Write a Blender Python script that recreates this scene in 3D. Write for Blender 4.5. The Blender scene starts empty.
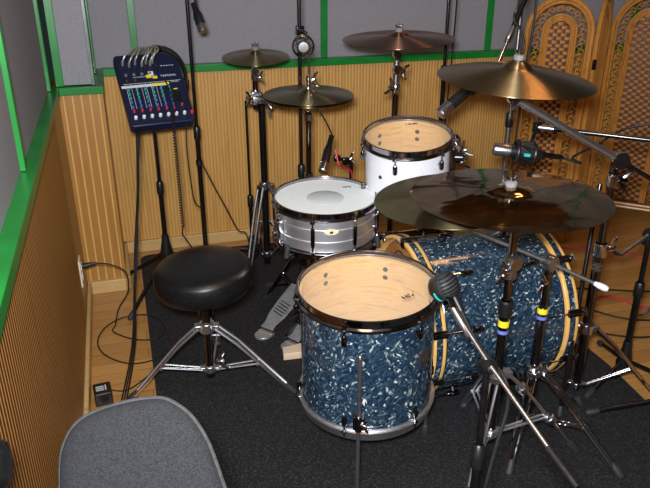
import bpy, math, random
from mathutils import Vector as V, Matrix
S = bpy.context.scene
COL = S.collection
PI = math.pi
rad = math.radians

# ------------------------------------------------------------------ camera
cd = bpy.data.cameras.new('camera'); cam = bpy.data.objects.new('camera', cd); COL.objects.link(cam)
cam.location = (0, 0, 1.55); cam.rotation_euler = (rad(90 - 23.8), 0, rad(-16.7))
cd.sensor_width = 36; cd.lens = 36 * 690 / 650; cd.clip_start = 0.02
S.camera = cam
# ------------------------------------------------------------------ world, exposure
w = bpy.data.worlds.new('world'); S.world = w; w.use_nodes = True
w.node_tree.nodes['Background'].inputs[0].default_value = (0.9, 0.75, 0.6, 1)
w.node_tree.nodes['Background'].inputs[1].default_value = 0.02
S.view_settings.view_transform = 'Standard'; S.view_settings.look = 'None'
S.view_settings.exposure = 0.12; S.view_settings.gamma = 1; S.view_settings.use_curve_mapping = False
# ------------------------------------------------------------------ lights
def area(name, loc, rot, sx, sy, power, color):
    l = bpy.data.lights.new(name, 'AREA'); l.shape = 'RECTANGLE'; l.size = sx; l.size_y = sy
    l.energy = power; l.color = color
    o = bpy.data.objects.new(name, l); o.location = loc; o.rotation_euler = rot; COL.objects.link(o); return o
# the flash on the camera (just above the lens), aimed with it
area('camera_flash', (-0.03, 0.02, 1.63), (rad(80), 0, rad(-24)), 0.13, 0.08, 84, (0.93, 0.96, 1.0))
# the ceiling lamps of the room
area('ceiling_light', (0.25, 0.9, 2.42), (0, 0, 0), 0.4, 0.4, 7, (1.0, 0.62, 0.32))
area('ceiling_light', (1.9, 2.3, 2.42), (0, 0, 0), 0.3, 0.3, 3.2, (1.0, 0.50, 0.20))

# ------------------------------------------------------------------ materials
def mat(name, color=(.5, .5, .5), rough=.5, metal=0., **k):
    m = bpy.data.materials.new(name); m.use_nodes = True
    b = m.node_tree.nodes['Principled BSDF']
    b.inputs['Base Color'].default_value = (*color, 1); b.inputs['Roughness'].default_value = rough
    b.inputs['Metallic'].default_value = metal
    for kk, v in k.items():
        b.inputs[kk.replace('_', ' ')].default_value = v
    return m
def nn(m, t, **k):
    n = m.node_tree.nodes.new(t)
    for a, b in k.items(): setattr(n, a, b)
    return n
def lk(m, a, b): m.node_tree.links.new(a, b)
def bsdf(m): return m.node_tree.nodes['Principled BSDF']
def coords(m, scale=(1, 1, 1), out='Object', rot=(0, 0, 0)):
    t = nn(m, 'ShaderNodeTexCoord'); mp = nn(m, 'ShaderNodeMapping')
    mp.inputs['Scale'].default_value = scale; mp.inputs['Rotation'].default_value = rot
    lk(m, t.outputs[out], mp.inputs['Vector']); return mp.outputs['Vector']
def ramp(m, fac, stops):
    r = nn(m, 'ShaderNodeValToRGB'); e = r.color_ramp.elements
    while len(e) < len(stops): e.new(.5)
    for i, (p, c) in enumerate(stops): e[i].position = p; e[i].color = (*c, 1)
    lk(m, fac, r.inputs[0]); return r.outputs[0]
def noise(m, vec, scale, detail=4, rough=.55, dist=0):
    n = nn(m, 'ShaderNodeTexNoise'); n.inputs['Scale'].default_value = scale; n.inputs['Detail'].default_value = detail
    n.inputs['Roughness'].default_value = rough; n.inputs['Distortion'].default_value = dist
    lk(m, vec, n.inputs['Vector']); return n.outputs['Fac']
def bump(m, h, strength=.3, dist=.002):
    b = nn(m, 'ShaderNodeBump'); b.inputs['Strength'].default_value = strength; b.inputs['Distance'].default_value = dist
    lk(m, h, b.inputs['Height']); lk(m, b.outputs[0], bsdf(m).inputs['Normal'])
def noisy(name, c1, c2, scale, rough=.6, vs=(1, 1, 1), lo=.35, hi=.65, bs=0, bd=.002, dist=0, **k):
    m = mat(name, c1, rough, **k); f = noise(m, coords(m, vs), scale, dist=dist)
    lk(m, ramp(m, f, [(lo, c1), (hi, c2)]), bsdf(m).inputs['Base Color'])
    if bs: bump(m, f, bs, bd)
    return m

M = {}
M['chrome'] = noisy('chrome', (.80, .80, .82), (.72, .72, .75), 30, .12, metal=1.)
M['hoop_chrome'] = noisy('hoop_chrome', (.42, .40, .42), (.34, .32, .34), 30, .10, metal=1.)  # dark surroundings mirrored in the drum hoops, put into the chrome's colour
M['dark_reflection_chrome'] = noisy('dark_reflection_chrome', (.22, .21, .22), (.15, .14, .15), 30, .14, metal=1.)  # dark plating; on chrome tubes, a dark room's reflection put into the colour
M['dull_chrome'] = noisy('dull_chrome', (.5, .5, .52), (.38, .38, .40), 60, .3, metal=1.)
M['black_metal'] = noisy('black_metal', (.003, .003, .003), (.006, .006, .006), 40, .22)
M['black_plastic'] = noisy('black_plastic', (.005, .005, .0055), (.010, .010, .011), 60, .4)
M['rubber'] = noisy('rubber', (.02, .02, .021), (.032, .032, .034), 80, .6)
M['cable'] = noisy('cable', (.004, .004, .0045), (.008, .008, .008), 60, .5)
M['red_cable'] = noisy('red_cable', (.55, .02, .06), (.42, .015, .05), 60, .45)
M['white_plastic'] = noisy('white_plastic', (.8, .8, .8), (.7, .7, .7), 60, .4)
M['cream'] = noisy('cream_plastic', (.78, .68, .45), (.7, .6, .38), 40, .4)
M['yellow_tape'] = noisy('yellow_tape', (.9, .75, .02), (.8, .62, .02), 60, .5)
M['blue_tape'] = noisy('blue_tape', (.16, .2, .62), (.12, .15, .5), 60, .5)
M['felt'] = noisy('felt', (.22, .22, .23), (.14, .14, .15), 200, .9)
M['teal'] = noisy('teal_plastic', (.02, .45, .42), (.02, .38, .36), 60, .5)
M['screw'] = noisy('dark_screw', (.05, .045, .05), (.09, .08, .08), 80, .4, metal=.6)
M['black_mark'] = noisy('printed_mark', (.04, .025, .02), (.08, .05, .03), 200, .6)
M['silver_mesh'] = noisy('silver_mesh', (.75, .75, .77), (.3, .3, .32), 500, .3, metal=1.)
M['gold'] = noisy('gold_badge', (.75, .6, .25), (.6, .45, .15), 60, .3, metal=1.)
M['satin_chrome'] = noisy('satin_chrome', (.88, .88, .92), (.80, .80, .84), 40, .32, metal=1.)
M['snare_shell'] = noisy('aluminium_shell', (.94, .95, .97), (.88, .89, .92), 8, .44, vs=(1, 1, 30), metal=1.)
M['coated'] = noisy('coated_head', (.86, .91, .91), (.81, .87, .87), 60, .5, bs=.1, bd=.0005)
M['coated_dot'] = noisy('coated_dot', (.60, .67, .68), (.55, .62, .63), 60, .5)
M['white_shell'] = noisy('white_sparkle_shell', (.80, .80, .84), (.66, .66, .72), 300, .3)
M['green'] = noisy('green_paint', (.006, .16, .022), (.009, .22, .032), 6, .32, bs=.15, bd=.001)
M['dark_trim'] = noisy('grey_green_metal', (.12, .16, .14), (.22, .26, .24), 9, .3)
M['fabric_wall'] = noisy('grey_wall_fabric', (.22, .213, .235), (.285, .277, .30), 260, .95, bs=.25, bd=.001)
M['darkened_fabric'] = noisy('darkened_wall_fabric', (.05, .048, .05), (.07, .068, .07), 260, .95)  # unseen walls, coloured dark so the metal parts reflect darkness
M['ceiling'] = noisy('ceiling_board', (.22, .2, .18), (.19, .17, .15), 12, .9)
M['leather'] = noisy('black_vinyl', (.004, .004, .0045), (.008, .008, .008), 90, .36, bs=.12, bd=.0006)
M['blue_case'] = noisy('navy_enamel', (.006, .010, .034), (.008, .013, .042), 40, .4)
M['white_print'] = noisy('white_print', (.7, .72, .75), (.6, .62, .66), 60, .5)
M['knob_teal'] = noisy('knob_teal', (.05, .35, .3), (.05, .3, .28), 60, .5)
M['knob_red'] = noisy('knob_red', (.7, .03, .03), (.6, .03, .03), 60, .5)
M['knob_blue'] = noisy('knob_blue', (.08, .16, .45), (.08, .15, .4), 60, .5)
M['knob_white'] = noisy('knob_white', (.85, .85, .85), (.75, .75, .75), 60, .4)
M['jack'] = noisy('jack_plug', (.6, .58, .52), (.4, .38, .33), 60, .35, metal=.7)
M['pedal'] = noisy('cast_aluminium', (.62, .62, .63), (.50, .50, .51), 50, .38, metal=.75)
M['pedal_dark'] = noisy('pedal_slots', (.02, .02, .02), (.03, .03, .03), 50, .5)
M['dark_felt'] = noisy('dark_felt', (.03, .03, .03), (.05, .05, .05), 100, .8)

def wood(name, c1, c2, c3, vs, scale=3., rough=.45, bs=.05):
    m = mat(name, c1, rough); v = coords(m, vs)
    f = noise(m, v, scale, 6, .6, .4)
    lk(m, ramp(m, f, [(.3, c1), (.5, c2), (.7, c3)]), bsdf(m).inputs['Base Color']); bump(m, f, bs, .001)
    return m
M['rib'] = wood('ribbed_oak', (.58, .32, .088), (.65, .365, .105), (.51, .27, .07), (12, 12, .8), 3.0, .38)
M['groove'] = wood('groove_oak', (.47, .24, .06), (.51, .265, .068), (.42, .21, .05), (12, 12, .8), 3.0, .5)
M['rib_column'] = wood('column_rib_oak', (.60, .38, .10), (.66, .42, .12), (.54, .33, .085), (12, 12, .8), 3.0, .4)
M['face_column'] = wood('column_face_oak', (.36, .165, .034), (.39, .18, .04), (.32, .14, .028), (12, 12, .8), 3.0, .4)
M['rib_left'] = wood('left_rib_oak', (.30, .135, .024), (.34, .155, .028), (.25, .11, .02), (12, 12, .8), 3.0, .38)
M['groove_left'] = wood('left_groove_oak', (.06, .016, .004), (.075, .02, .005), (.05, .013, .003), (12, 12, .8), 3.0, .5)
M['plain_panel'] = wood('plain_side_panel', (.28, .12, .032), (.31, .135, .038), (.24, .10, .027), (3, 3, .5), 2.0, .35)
M['baseboard'] = wood('baseboard_oak', (.50, .33, .13), (.58, .38, .15), (.44, .28, .11), (.8, 12, 12), 3.0, .4)
M['rattan'] = wood('rattan', (.40, .165, .032), (.48, .21, .042), (.31, .12, .022), (8, 8, 3), 5, .3)
M['weave'] = wood('rattan_weave', (.44, .18, .045), (.52, .22, .055), (.36, .14, .03), (8, 8, 8), 8, .35)
M['weave_dark'] = wood('rattan_backing', (.05, .017, .005), (.08, .026, .007), (.04, .013, .004), (8, 8, 8), 8, .5)
M['maple'] = wood('maple_ply', (.70, .42, .18), (.78, .485, .225), (.58, .33, .12), (2.5, 2.5, 22), 4, .4)
M['hoop_wood'] = wood('maple_hoop', (.74, .42, .11), (.80, .47, .14), (.66, .36, .09), (8, 8, 8), 3, .3)
M['beige_wood'] = wood('beige_board', (.70, .55, .38), (.76, .60, .42), (.64, .49, .33), (3, 8, 8), 3, .5)

def floor_mat():
    m = mat('oak_floor', (.5, .3, .12), .32); v = coords(m)
    br = nn(m, 'ShaderNodeTexBrick'); br.offset = .37; br.offset_frequency = 2
    br.inputs['Scale'].default_value = 1; br.inputs['Brick Width'].default_value = .9; br.inputs['Row Height'].default_value = .075
    br.inputs['Mortar Size'].default_value = .0012; br.inputs['Bias'].default_value = 0
    br.inputs['Color1'].default_value = (.54, .28, .085, 1); br.inputs['Color2'].default_value = (.42, .205, .055, 1)
    br.inputs['Mortar'].default_value = (.14, .07, .03, 1)
    lk(m, v, br.inputs['Vector'])
    f = noise(m, coords(m, (2.2, 30, 1)), 2.2, 6, .6, .3)
    g = ramp(m, f, [(.3, (.82, .80, .76)), (.7, (1, 1, 1))])
    mx = nn(m, 'ShaderNodeMix', data_type='RGBA', blend_type='MULTIPLY'); mx.inputs['Factor'].default_value = 1
    lk(m, br.outputs['Color'], mx.inputs['A']); lk(m, g, mx.inputs['B']); lk(m, mx.outputs['Result'], bsdf(m).inputs['Base Color'])
    return m
M['floor'] = floor_mat()
def rug_mat():
    m = mat('black_carpet', (.012, .012, .013), .95); v = coords(m)
    f = noise(m, v, 170, 3, .75); f2 = noise(m, v, 45, 3, .6)
    a = nn(m, 'ShaderNodeMath', operation='MULTIPLY'); lk(m, f, a.inputs[0]); a.inputs[1].default_value = .5
    lk(m, ramp(m, a.outputs[0], [(.21, (.0012, .0012, .0016)), (.26, (.0045, .0045, .0055)), (.32, (.038, .038, .042))]), bsdf(m).inputs['Base Color'])
    bump(m, f, .8, .004); return m
M['rug'] = rug_mat()
def pearl_mat():
    m = mat('blue_pearl', (.05, .12, .25), .16); v = coords(m, (1, 1, 1))
    n1 = nn(m, 'ShaderNodeTexNoise'); n1.inputs['Scale'].default_value = 14; n1.inputs['Detail'].default_value = 3; lk(m, v, n1.inputs['Vector'])
    add = nn(m, 'ShaderNodeVectorMath', operation='MULTIPLY_ADD'); lk(m, n1.outputs['Color'], add.inputs[0])
    add.inputs[1].default_value = (.06, .06, .06); lk(m, v, add.inputs[2])
    def flakes(rot, sc, stops):
        st = nn(m, 'ShaderNodeMapping', vector_type='TEXTURE'); st.inputs['Scale'].default_value = sc; st.inputs['Rotation'].default_value = rot; lk(m, add.outputs[0], st.inputs['Vector'])
        vo = nn(m, 'ShaderNodeTexVoronoi'); vo.inputs['Scale'].default_value = 1.0; lk(m, st.outputs[0], vo.inputs['Vector'])
        sp = nn(m, 'ShaderNodeSeparateColor'); lk(m, vo.outputs['Color'], sp.inputs[0]); return ramp(m, sp.outputs[0], stops), sp.outputs[1]
    a, ga = flakes((.3, .7, .2), (.0052, .0052, .014), [(.0, (.003, .008, .018)), (.40, (.009, .024, .052)), (.72, (.014, .031, .058)), (.88, (.030, .064, .098)), (.960, (.09, .145, .18)), (.990, (.34, .40, .36))])
    c, gc = flakes((.2, -.8, .5), (.005, .005, .012), [(.0, (.003, .007, .016)), (.58, (.008, .020, .042)), (.82, (.014, .032, .056)), (.92, (.034, .070, .10)), (.975, (.12, .18, .20)), (.992, (.60, .64, .56))])
    d, gd = flakes((.9, .1, -.6), (.012, .012, .024), [(.0, (.003, .007, .014)), (.5, (.010, .022, .040)), (.9, (.028, .056, .088))])
    mx = nn(m, 'ShaderNodeMix', data_type='RGBA', blend_type='LIGHTEN'); mx.inputs['Factor'].default_value = 1
    lk(m, a, mx.inputs['A']); lk(m, c, mx.inputs['B'])
    m2 = nn(m, 'ShaderNodeMix', data_type='RGBA', blend_type='LIGHTEN'); m2.inputs['Factor'].default_value = .6
    lk(m, mx.outputs['Result'], m2.inputs['A']); lk(m, d, m2.inputs['B']); lk(m, m2.outputs['Result'], bsdf(m).inputs['Base Color'])
    bsdf(m).inputs['Coat Weight'].default_value = .6; bsdf(m).inputs['Coat Roughness'].default_value = .06
    return m
M['pearl'] = pearl_mat()
def film_mat(name, tint, amount, rough=.05):
    m = bpy.data.materials.new(name); m.use_nodes = True; nt = m.node_tree
    b = bsdf(m); b.inputs['Base Color'].default_value = (*tint, 1); b.inputs['Roughness'].default_value = rough
    tr = nn(m, 'ShaderNodeBsdfTransparent'); tr.inputs[0].default_value = (min(1, tint[0] * 1.1), min(1, tint[1] * 1.1), min(1, tint[2] * 1.1), 1)
    mx = nn(m, 'ShaderNodeMixShader')
    f = noise(m, coords(m), 25, 4)
    r = ramp(m, f, [(.3, (amount * .8,) * 3), (.7, (amount * 1.2,) * 3)])
    lk(m, r, mx.inputs[0]); lk(m, tr.outputs[0], mx.inputs[1]); lk(m, b.outputs[0], mx.inputs[2])
    lk(m, mx.outputs[0], nt.nodes['Material Output'].inputs[0]); return m
M['clear_film'] = film_mat('clear_drum_film', (.92, .90, .86), .10)
M['amber_film'] = film_mat('amber_drum_film', (.75, .48, .2), .25)
def cymbal_mat(name, c1, c2, rough=.22, aniso=.7, blotch=3., wavy=0):
    m = mat(name, c1, rough, 1.0)
    b = bsdf(m)
    t = nn(m, 'ShaderNodeTangent', direction_type='RADIAL', axis='Z'); lk(m, t.outputs[0], b.inputs['Tangent'])
    b.inputs['Anisotropic'].default_value = aniso; b.inputs['Anisotropic Rotation'].default_value = .25
    v = coords(m); f = noise(m, v, blotch, 5, .6, .8)
    lk(m, ramp(m, f, [(.35, c1), (.62, c2)]), b.inputs['Base Color'])
    ln = nn(m, 'ShaderNodeVectorMath', operation='LENGTH'); lk(m, v, ln.inputs[0])
    wv = nn(m, 'ShaderNodeMath', operation='MULTIPLY'); lk(m, ln.outputs['Value'], wv.inputs[0]); wv.inputs[1].default_value = 1800
    sn = nn(m, 'ShaderNodeMath', operation='SINE'); lk(m, wv.outputs[0], sn.inputs[0])
    bump(m, sn.outputs[0], .12, .0003)
    if wavy:
        f2 = noise(m, v, 7, 2, .5, .4); bump(m, f2, wavy, .02)
    return m
M['cym_bronze'] = cymbal_mat('bronze_cymbal', (.50, .36, .19), (.34, .23, .11), .30, 1.)
M['cym_copper'] = cymbal_mat('reddish_cymbal', (.32, .16, .10), (.22, .11, .075), .30, 1.)
M['cym_olive'] = cymbal_mat('olive_cymbal', (.34, .27, .15), (.22, .18, .09), .30, 1.)
M['cym_ride'] = cymbal_mat('polished_cymbal', (.50, .37, .21), (.30, .20, .10), .10, .2, 9., .22)
M['cym_brass'] = cymbal_mat('yellow_bronze_cymbal', (.54, .48, .25), (.40, .34, .16), .28, .9, 6.)
def chair_mat():
    m = mat('grey_chair_fabric', (.1, .1, .1), .95); v = coords(m)
    br = nn(m, 'ShaderNodeTexBrick'); br.inputs['Scale'].default_value = 250; br.inputs['Mortar Size'].default_value = .03
    br.inputs['Color1'].default_value = (.007, .0075, .009, 1); br.inputs['Color2'].default_value = (.034, .036, .041, 1); br.inputs['Mortar'].default_value = (.008, .008, .010, 1)
    lk(m, v, br.inputs['Vector']); lk(m, br.outputs['Color'], bsdf(m).inputs['Base Color'])
    bump(m, br.outputs['Fac'], .5, .001); return m
M['chair_fabric'] = chair_mat()

# ------------------------------------------------------------------ mesh builder
def basis(origin, z, xhint=(1, 0, 0)):
    z = V(z).normalized(); x = V(xhint); x = x - z * x.dot(z)
    if x.length < 1e-4: x = V((0, 1, 0)) - z * z.y
    x.normalize(); y = z.cross(x)
    m = Matrix((x, y, z)).transposed().to_4x4(); m.translation = V(origin); return m
class G:
    def __init__(s): s.v = []; s.f = []; s.m = []
    def add(s, vs, fs, mi=0, Mx=None):
        o = len(s.v)
        for p in vs: s.v.append(Mx @ V(p) if Mx else V(p))
        for f in fs: s.f.append([i + o for i in f]); s.m.append(mi)
        return s
    def lathe(s, prof, Mx=None, seg=32, mi=0, closed=False, mis=None):
        vs = []; fs = []; n = len(prof); idx = []
        for (r, z) in prof:
            if r < 1e-6: idx.append([len(vs)] * seg); vs.append((0, 0, z))
            else:
                idx.append(list(range(len(vs), len(vs) + seg)))
                for k in range(seg): a = 2 * PI * k / seg; vs.append((r * math.cos(a), r * math.sin(a), z))
        o = len(s.v)
        for p in vs: s.v.append(Mx @ V(p) if Mx else V(p))
        rng = range(n if closed else n - 1)
        for i in rng:
            A = idx[i]; B = idx[(i + 1) % n]
            for k in range(seg):
                k2 = (k + 1) % seg; q = [A[k], A[k2], B[k2], B[k]]; u = []
                for t in q:
                    if t not in u: u.append(t)
                if len(u) > 2: s.f.append([t + o for t in u]); s.m.append(mis[i] if mis else mi)
        return s
    def tube(s, pts, r, seg=10, mi=0, cap=True):
        pts = [V(p) for p in pts]; n = len(pts)
        rs = r if isinstance(r, (list, tuple)) else [r] * n
        up = None; o = len(s.v)
        for i, p in enumerate(pts):
            d = (pts[min(i + 1, n - 1)] - pts[max(i - 1, 0)]).normalized()
            if up is None:
                up = V((0, 0, 1)) if abs(d.z) < .9 else V((1, 0, 0))
            up = (up - d * up.dot(d)).normalized(); q = d.cross(up)
            for k in range(seg):
                a = 2 * PI * k / seg; s.v.append(p + (up * math.cos(a) + q * math.sin(a)) * rs[i])
        for i in range(n - 1):
            for k in range(seg):
                k2 = (k + 1) % seg
                s.f.append([o + i * seg + k, o + i * seg + k2, o + (i + 1) * seg + k2, o + (i + 1) * seg + k]); s.m.append(mi)
        if cap:
            s.f.append([o + k for k in range(seg)][::-1]); s.m.append(mi)
            s.f.append([o + (n - 1) * seg + k for k in range(seg)]); s.m.append(mi)
        return s
    def box(s, c, size, Mx=None, mi=0):
        x, y, z = [q / 2 for q in size]; cx, cy, cz = c
        vs = [(cx + a * x, cy + b * y, cz + d * z) for d in (-1, 1) for (a, b) in ((-1, -1), (1, -1), (1, 1), (-1, 1))]
        fs = [(3, 2, 1, 0), (4, 5, 6, 7), (0, 1, 5, 4), (1, 2, 6, 5), (2, 3, 7, 6), (3, 0, 4, 7)]
        return s.add(vs, fs, mi, Mx)
    def ball(s, c, r, seg=16, mi=0, sc=(1, 1, 1), Mx=None):
        n = seg // 2; prof = [(math.sin(PI * i / n), -math.cos(PI * i / n)) for i in range(n + 1)]
        L = Matrix.Translation(V(c)) @ (Mx or Matrix()) @ Matrix.Diagonal((r * sc[0], r * sc[1], r * sc[2], 1))
        return s.lathe(prof, L, seg, mi)
    def torus(s, Mx, R, r, seg=32, ms=10, mi=0):
        prof = [(R + r * math.cos(2 * PI * k / ms), r * math.sin(2 * PI * k / ms)) for k in range(ms)]
        return s.lathe(prof, Mx, seg, mi, closed=True)
    def prism(s, outline, z0, z1, Mx=None, mi=0):
        n = len(outline)
        vs = [(x, y, z0) for x, y in outline] + [(x, y, z1) for x, y in outline]
        fs = [tuple(range(n))[::-1], tuple(range(n, 2 * n))] + [(i, (i + 1) % n, (i + 1) % n + n, i + n) for i in range(n)]
        return s.add(vs, fs, mi, Mx)
def smooth_path(P, n=8):
    P = [V(p) for p in P]; out = []
    for i in range(len(P) - 1):
        a = P[max(i - 1, 0)]; b = P[i]; c = P[i + 1]; d = P[min(i + 2, len(P) - 1)]
        for k in range(n):
            t = k / n
            out.append(.5 * ((2 * b) + (c - a) * t + (2 * a - 5 * b + 4 * c - d) * t * t + (3 * b - a - 3 * c + d) * t ** 3))
    out.append(P[-1]); return out

def obj(name, g, mats, parent=None, bevel=0, smooth=True, angle=38):
    if isinstance(mats, str): mats = [mats]
    off = V((0, 0, 0)); p = parent
    if p is not None:
        q = p
        while q is not None: off = off + q.location; q = q.parent
    me = bpy.data.meshes.new(name); me.from_pydata([tuple(v - off) for v in g.v], [], g.f)
    for m in mats: me.materials.append(M[m])
    me.polygons.foreach_set('material_index', g.m)
    me.update()
    import bmesh
    bm = bmesh.new(); bm.from_mesh(me); bmesh.ops.recalc_face_normals(bm, faces=bm.faces[:]); bm.to_mesh(me); bm.free()
    if smooth:
        me.polygons.foreach_set('use_smooth', [True] * len(me.polygons)); me.set_sharp_from_angle(angle=rad(angle))
    o = bpy.data.objects.new(name, me); COL.objects.link(o)
    if parent is not None: o.parent = parent
    if bevel:
        b = o.modifiers.new('bevel', 'BEVEL'); b.width = bevel; b.segments = 3; b.limit_method = 'ANGLE'; b.angle_limit = rad(40)
    return o
def origin_to(o, p):
    """move a top-level mesh's own origin to p, leaving the surface where it is"""
    o.data.transform(Matrix.Translation(-V(p))); o.location = V(p); return o
def thing(name, label, cat, loc, group=None):
    o = bpy.data.objects.new(name, None); o.empty_display_size = .05; COL.objects.link(o); o.location = V(loc)
    o['label'] = label; o['category'] = cat
    if group: o['group'] = group
    return o
def tag(o, label, cat, group=None):
    o['label'] = label; o['category'] = cat
    if group: o['group'] = group
    return o
def struct(name, g, mats, parent=None, **k):
    o = obj(name, g, mats, parent, **k)
    if parent is None: o['kind'] = 'structure'
    return o

# ------------------------------------------------------------------ the setting
XL, YB, XR, YF, ZC = -.24, 3.57, 3.5, -1.6, 2.5
COLX, COLY = -.06, 3.13
g = G(); g.box(((XL + XR) / 2, (YF + YB) / 2, -.03), (XR - XL + .3, YB - YF + .3, .06)); struct('floor', g, 'floor', smooth=False)
g = G(); g.box(((XL + XR) / 2, (YF + YB) / 2, ZC + .03), (XR - XL + .3, YB - YF + .3, .06)); struct('ceiling', g, 'ceiling', smooth=False)
def ribs(g, p0, p1, z0, z1, pitch, depth, frac, normal, mi_r=0, mi_g=1):
    """vertical half-round ribs on a plain board, from p0 to p1"""
    p0 = V((*p0, 0)); p1 = V((*p1, 0)); n = V((*normal, 0)); L = (p1 - p0).length; d = (p1 - p0).normalized()
    k = int(L / pitch); pitch = L / k
    prof = []
    for i in range(k):
        a = i * pitch; wd = pitch * frac; s0 = a + (pitch - wd) / 2
        prof += [(a, 0, mi_g), (s0, 0, mi_r), (s0 + wd * .12, depth * .7, mi_r), (s0 + wd * .35, depth, mi_r), (s0 + wd * .65, depth, mi_r), (s0 + wd * .88, depth * .7, mi_r), (s0 + wd, 0, mi_g)]
    prof.append((L, 0, mi_g))
    o = len(g.v)
    for (s, h, _) in prof:
        q = p0 + d * s + n * h; g.v.append(V((q.x, q.y, z0))); g.v.append(V((q.x, q.y, z1)))
    for i in range(len(prof) - 1):
        g.f.append([o + 2 * i, o + 2 * i + 2, o + 2 * i + 3, o + 2 * i + 1]); g.m.append(prof[i][2])
ZR0, ZR1 = .945, .981      # green rail, bottom and top
# back wall: ribbed oak below, grey fabric above
g = G(); ribs(g, (COLX, YB), (XR, YB), 0, ZR0, .0175, .0012, .58, (0, -1)); g.box(((COLX + XR) / 2, YB + .055, .475), (XR - COLX, .1, .95), mi=1)
g.box(((XL + XR) / 2, YB + .055, 1.75), (XR - XL + .2, .06, 1.55), mi=2)
struct('wall_back', g, ['rib', 'groove', 'fabric_wall'])
# left wall
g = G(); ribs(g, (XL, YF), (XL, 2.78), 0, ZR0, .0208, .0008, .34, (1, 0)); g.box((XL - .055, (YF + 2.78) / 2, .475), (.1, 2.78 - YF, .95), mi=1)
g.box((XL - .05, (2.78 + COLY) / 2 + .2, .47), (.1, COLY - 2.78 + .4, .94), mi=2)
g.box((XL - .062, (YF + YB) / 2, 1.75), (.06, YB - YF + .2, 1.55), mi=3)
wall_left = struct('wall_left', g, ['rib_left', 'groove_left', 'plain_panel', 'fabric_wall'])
g = G(); ribs(g, (XR, YB), (XR, YF), 0, ZR0, .0215, .005, .62, (-1, 0)); g.box((XR + .06, (YF + YB) / 2, 1.25), (.1, YB - YF, 2.5), mi=2)
struct('wall_right', g, ['plain_panel', 'plain_panel', 'darkened_fabric'])
g = G(); ribs(g, (XR, YF), (XL, YF), 0, ZR0, .0215, .005, .62, (0, 1)); g.box(((XL + XR) / 2, YF - .06, 1.25), (XR - XL, .1, 2.5), mi=2)
struct('wall_front', g, ['darkened_fabric', 'darkened_fabric', 'darkened_fabric'])
# corner box
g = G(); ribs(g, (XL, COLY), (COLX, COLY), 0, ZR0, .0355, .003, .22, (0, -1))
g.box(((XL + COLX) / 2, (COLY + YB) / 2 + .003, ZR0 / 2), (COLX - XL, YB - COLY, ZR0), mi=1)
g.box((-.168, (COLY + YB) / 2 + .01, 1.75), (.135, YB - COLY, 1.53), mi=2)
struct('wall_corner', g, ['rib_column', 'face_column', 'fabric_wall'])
# green rails and uprights
def trim(i, c, s, m='green', bevel=.002): g = G(); g.box(c, s); return struct('trim_%d' % i, g, m, bevel=bevel)
zc = (ZR0 + ZR1) / 2; zh = ZR1 - ZR0
trim(1, ((COLX + XR) / 2, YB - .012, zc), (XR - COLX, .05, zh))
trim(2, (XL - .015, (YF + COLY) / 2, zc), (.046, COLY - YF, zh))
trim(3, ((XL + COLX) / 2 + .002, (COLY + YB) / 2 - .012, zc + .001), (COLX - XL + .008, YB - COLY + .03, zh - .004))
trim(4, (XL - .028, 1.94, 1.74), (.02, .028, 1.515))
trim(5, (XL - .026, 3.055, 1.74), (.016, .05, 1.515))
trim(6, (XL + .012, COLY + .012, 1.74), (.032, .03, 1.515))
trim(7, (-.094, COLY + .02, 1.74), (.014, .04, 1.515), 'dark_trim')
trim(8, (-.088, COLY + .30, 1.74), (.01, .04, 1.515))
for i, x in enumerate((.107, 1.071, 2.035, 2.999)): trim(9 + i, (x, YB + .018, 1.74), (.034, .02, 1.515))
g = G(); g.box(((COLX + XR) / 2, YB - .012, .032), (XR - COLX, .024, .064)); struct('baseboard_back', g, 'baseboard', bevel=.004)
g = G(); g.box((XL + .009, (YF + COLY) / 2, .032), (.018, COLY - YF, .064)); struct('baseboard_left', g, 'baseboard', bevel=.004)
g = G(); g.box(((XL + COLX) / 2 + .007, COLY - .010, .032), (COLX - XL - .02, .024, .064)); g.box((COLX + .009, (COLY + YB) / 2, .032), (.018, YB - COLY, .064)); struct('baseboard_corner', g, 'baseboard', bevel=.004)

# carpet
def rounded(poly, r, n=6):
    out = []; N = len(poly)
    for i in range(N):
        p = V((*poly[i], 0)); a = V((*poly[i - 1], 0)); b = V((*poly[(i + 1) % N], 0))
        u = (a - p).normalized(); w_ = (b - p).normalized(); s = p + u * r; e = p + w_ * r
        for k in range(n + 1):
            t = k / n; q = s * (1 - t) ** 2 + p * 2 * t * (1 - t) + e * t * t; out.append((q.x, q.y))
    return out
g = G(); g.prism(rounded([(.0, .3), (1.60, .3), (1.745, 1.9), (1.70, 3.40), (.015, 3.49)], .07), 0.0005, .008)
tag(obj('carpet', g, 'rug', bevel=.003), 'large black carpet under the whole drum kit on the oak floor', 'carpet')

# outlet
t = thing('wall_outlet', 'cream electrical outlet plate low on the left wall, black plug in it', 'outlet', (XL, 2.82, .23))
g = G(); g.box((XL + .004, 2.82, .262), (.008, .075, .12)); obj('cover_plate', g, 'cream', t, bevel=.003)
g = G(); g.box((XL + .009, 2.82, .285), (.004, .03, .03)); obj('socket', g, 'white_plastic', t, bevel=.002)
g = G(); g.box((XL + .009, 2.82, .24), (.004, .03, .03)); obj('socket', g, 'white_plastic', t, bevel=.002)

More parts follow.
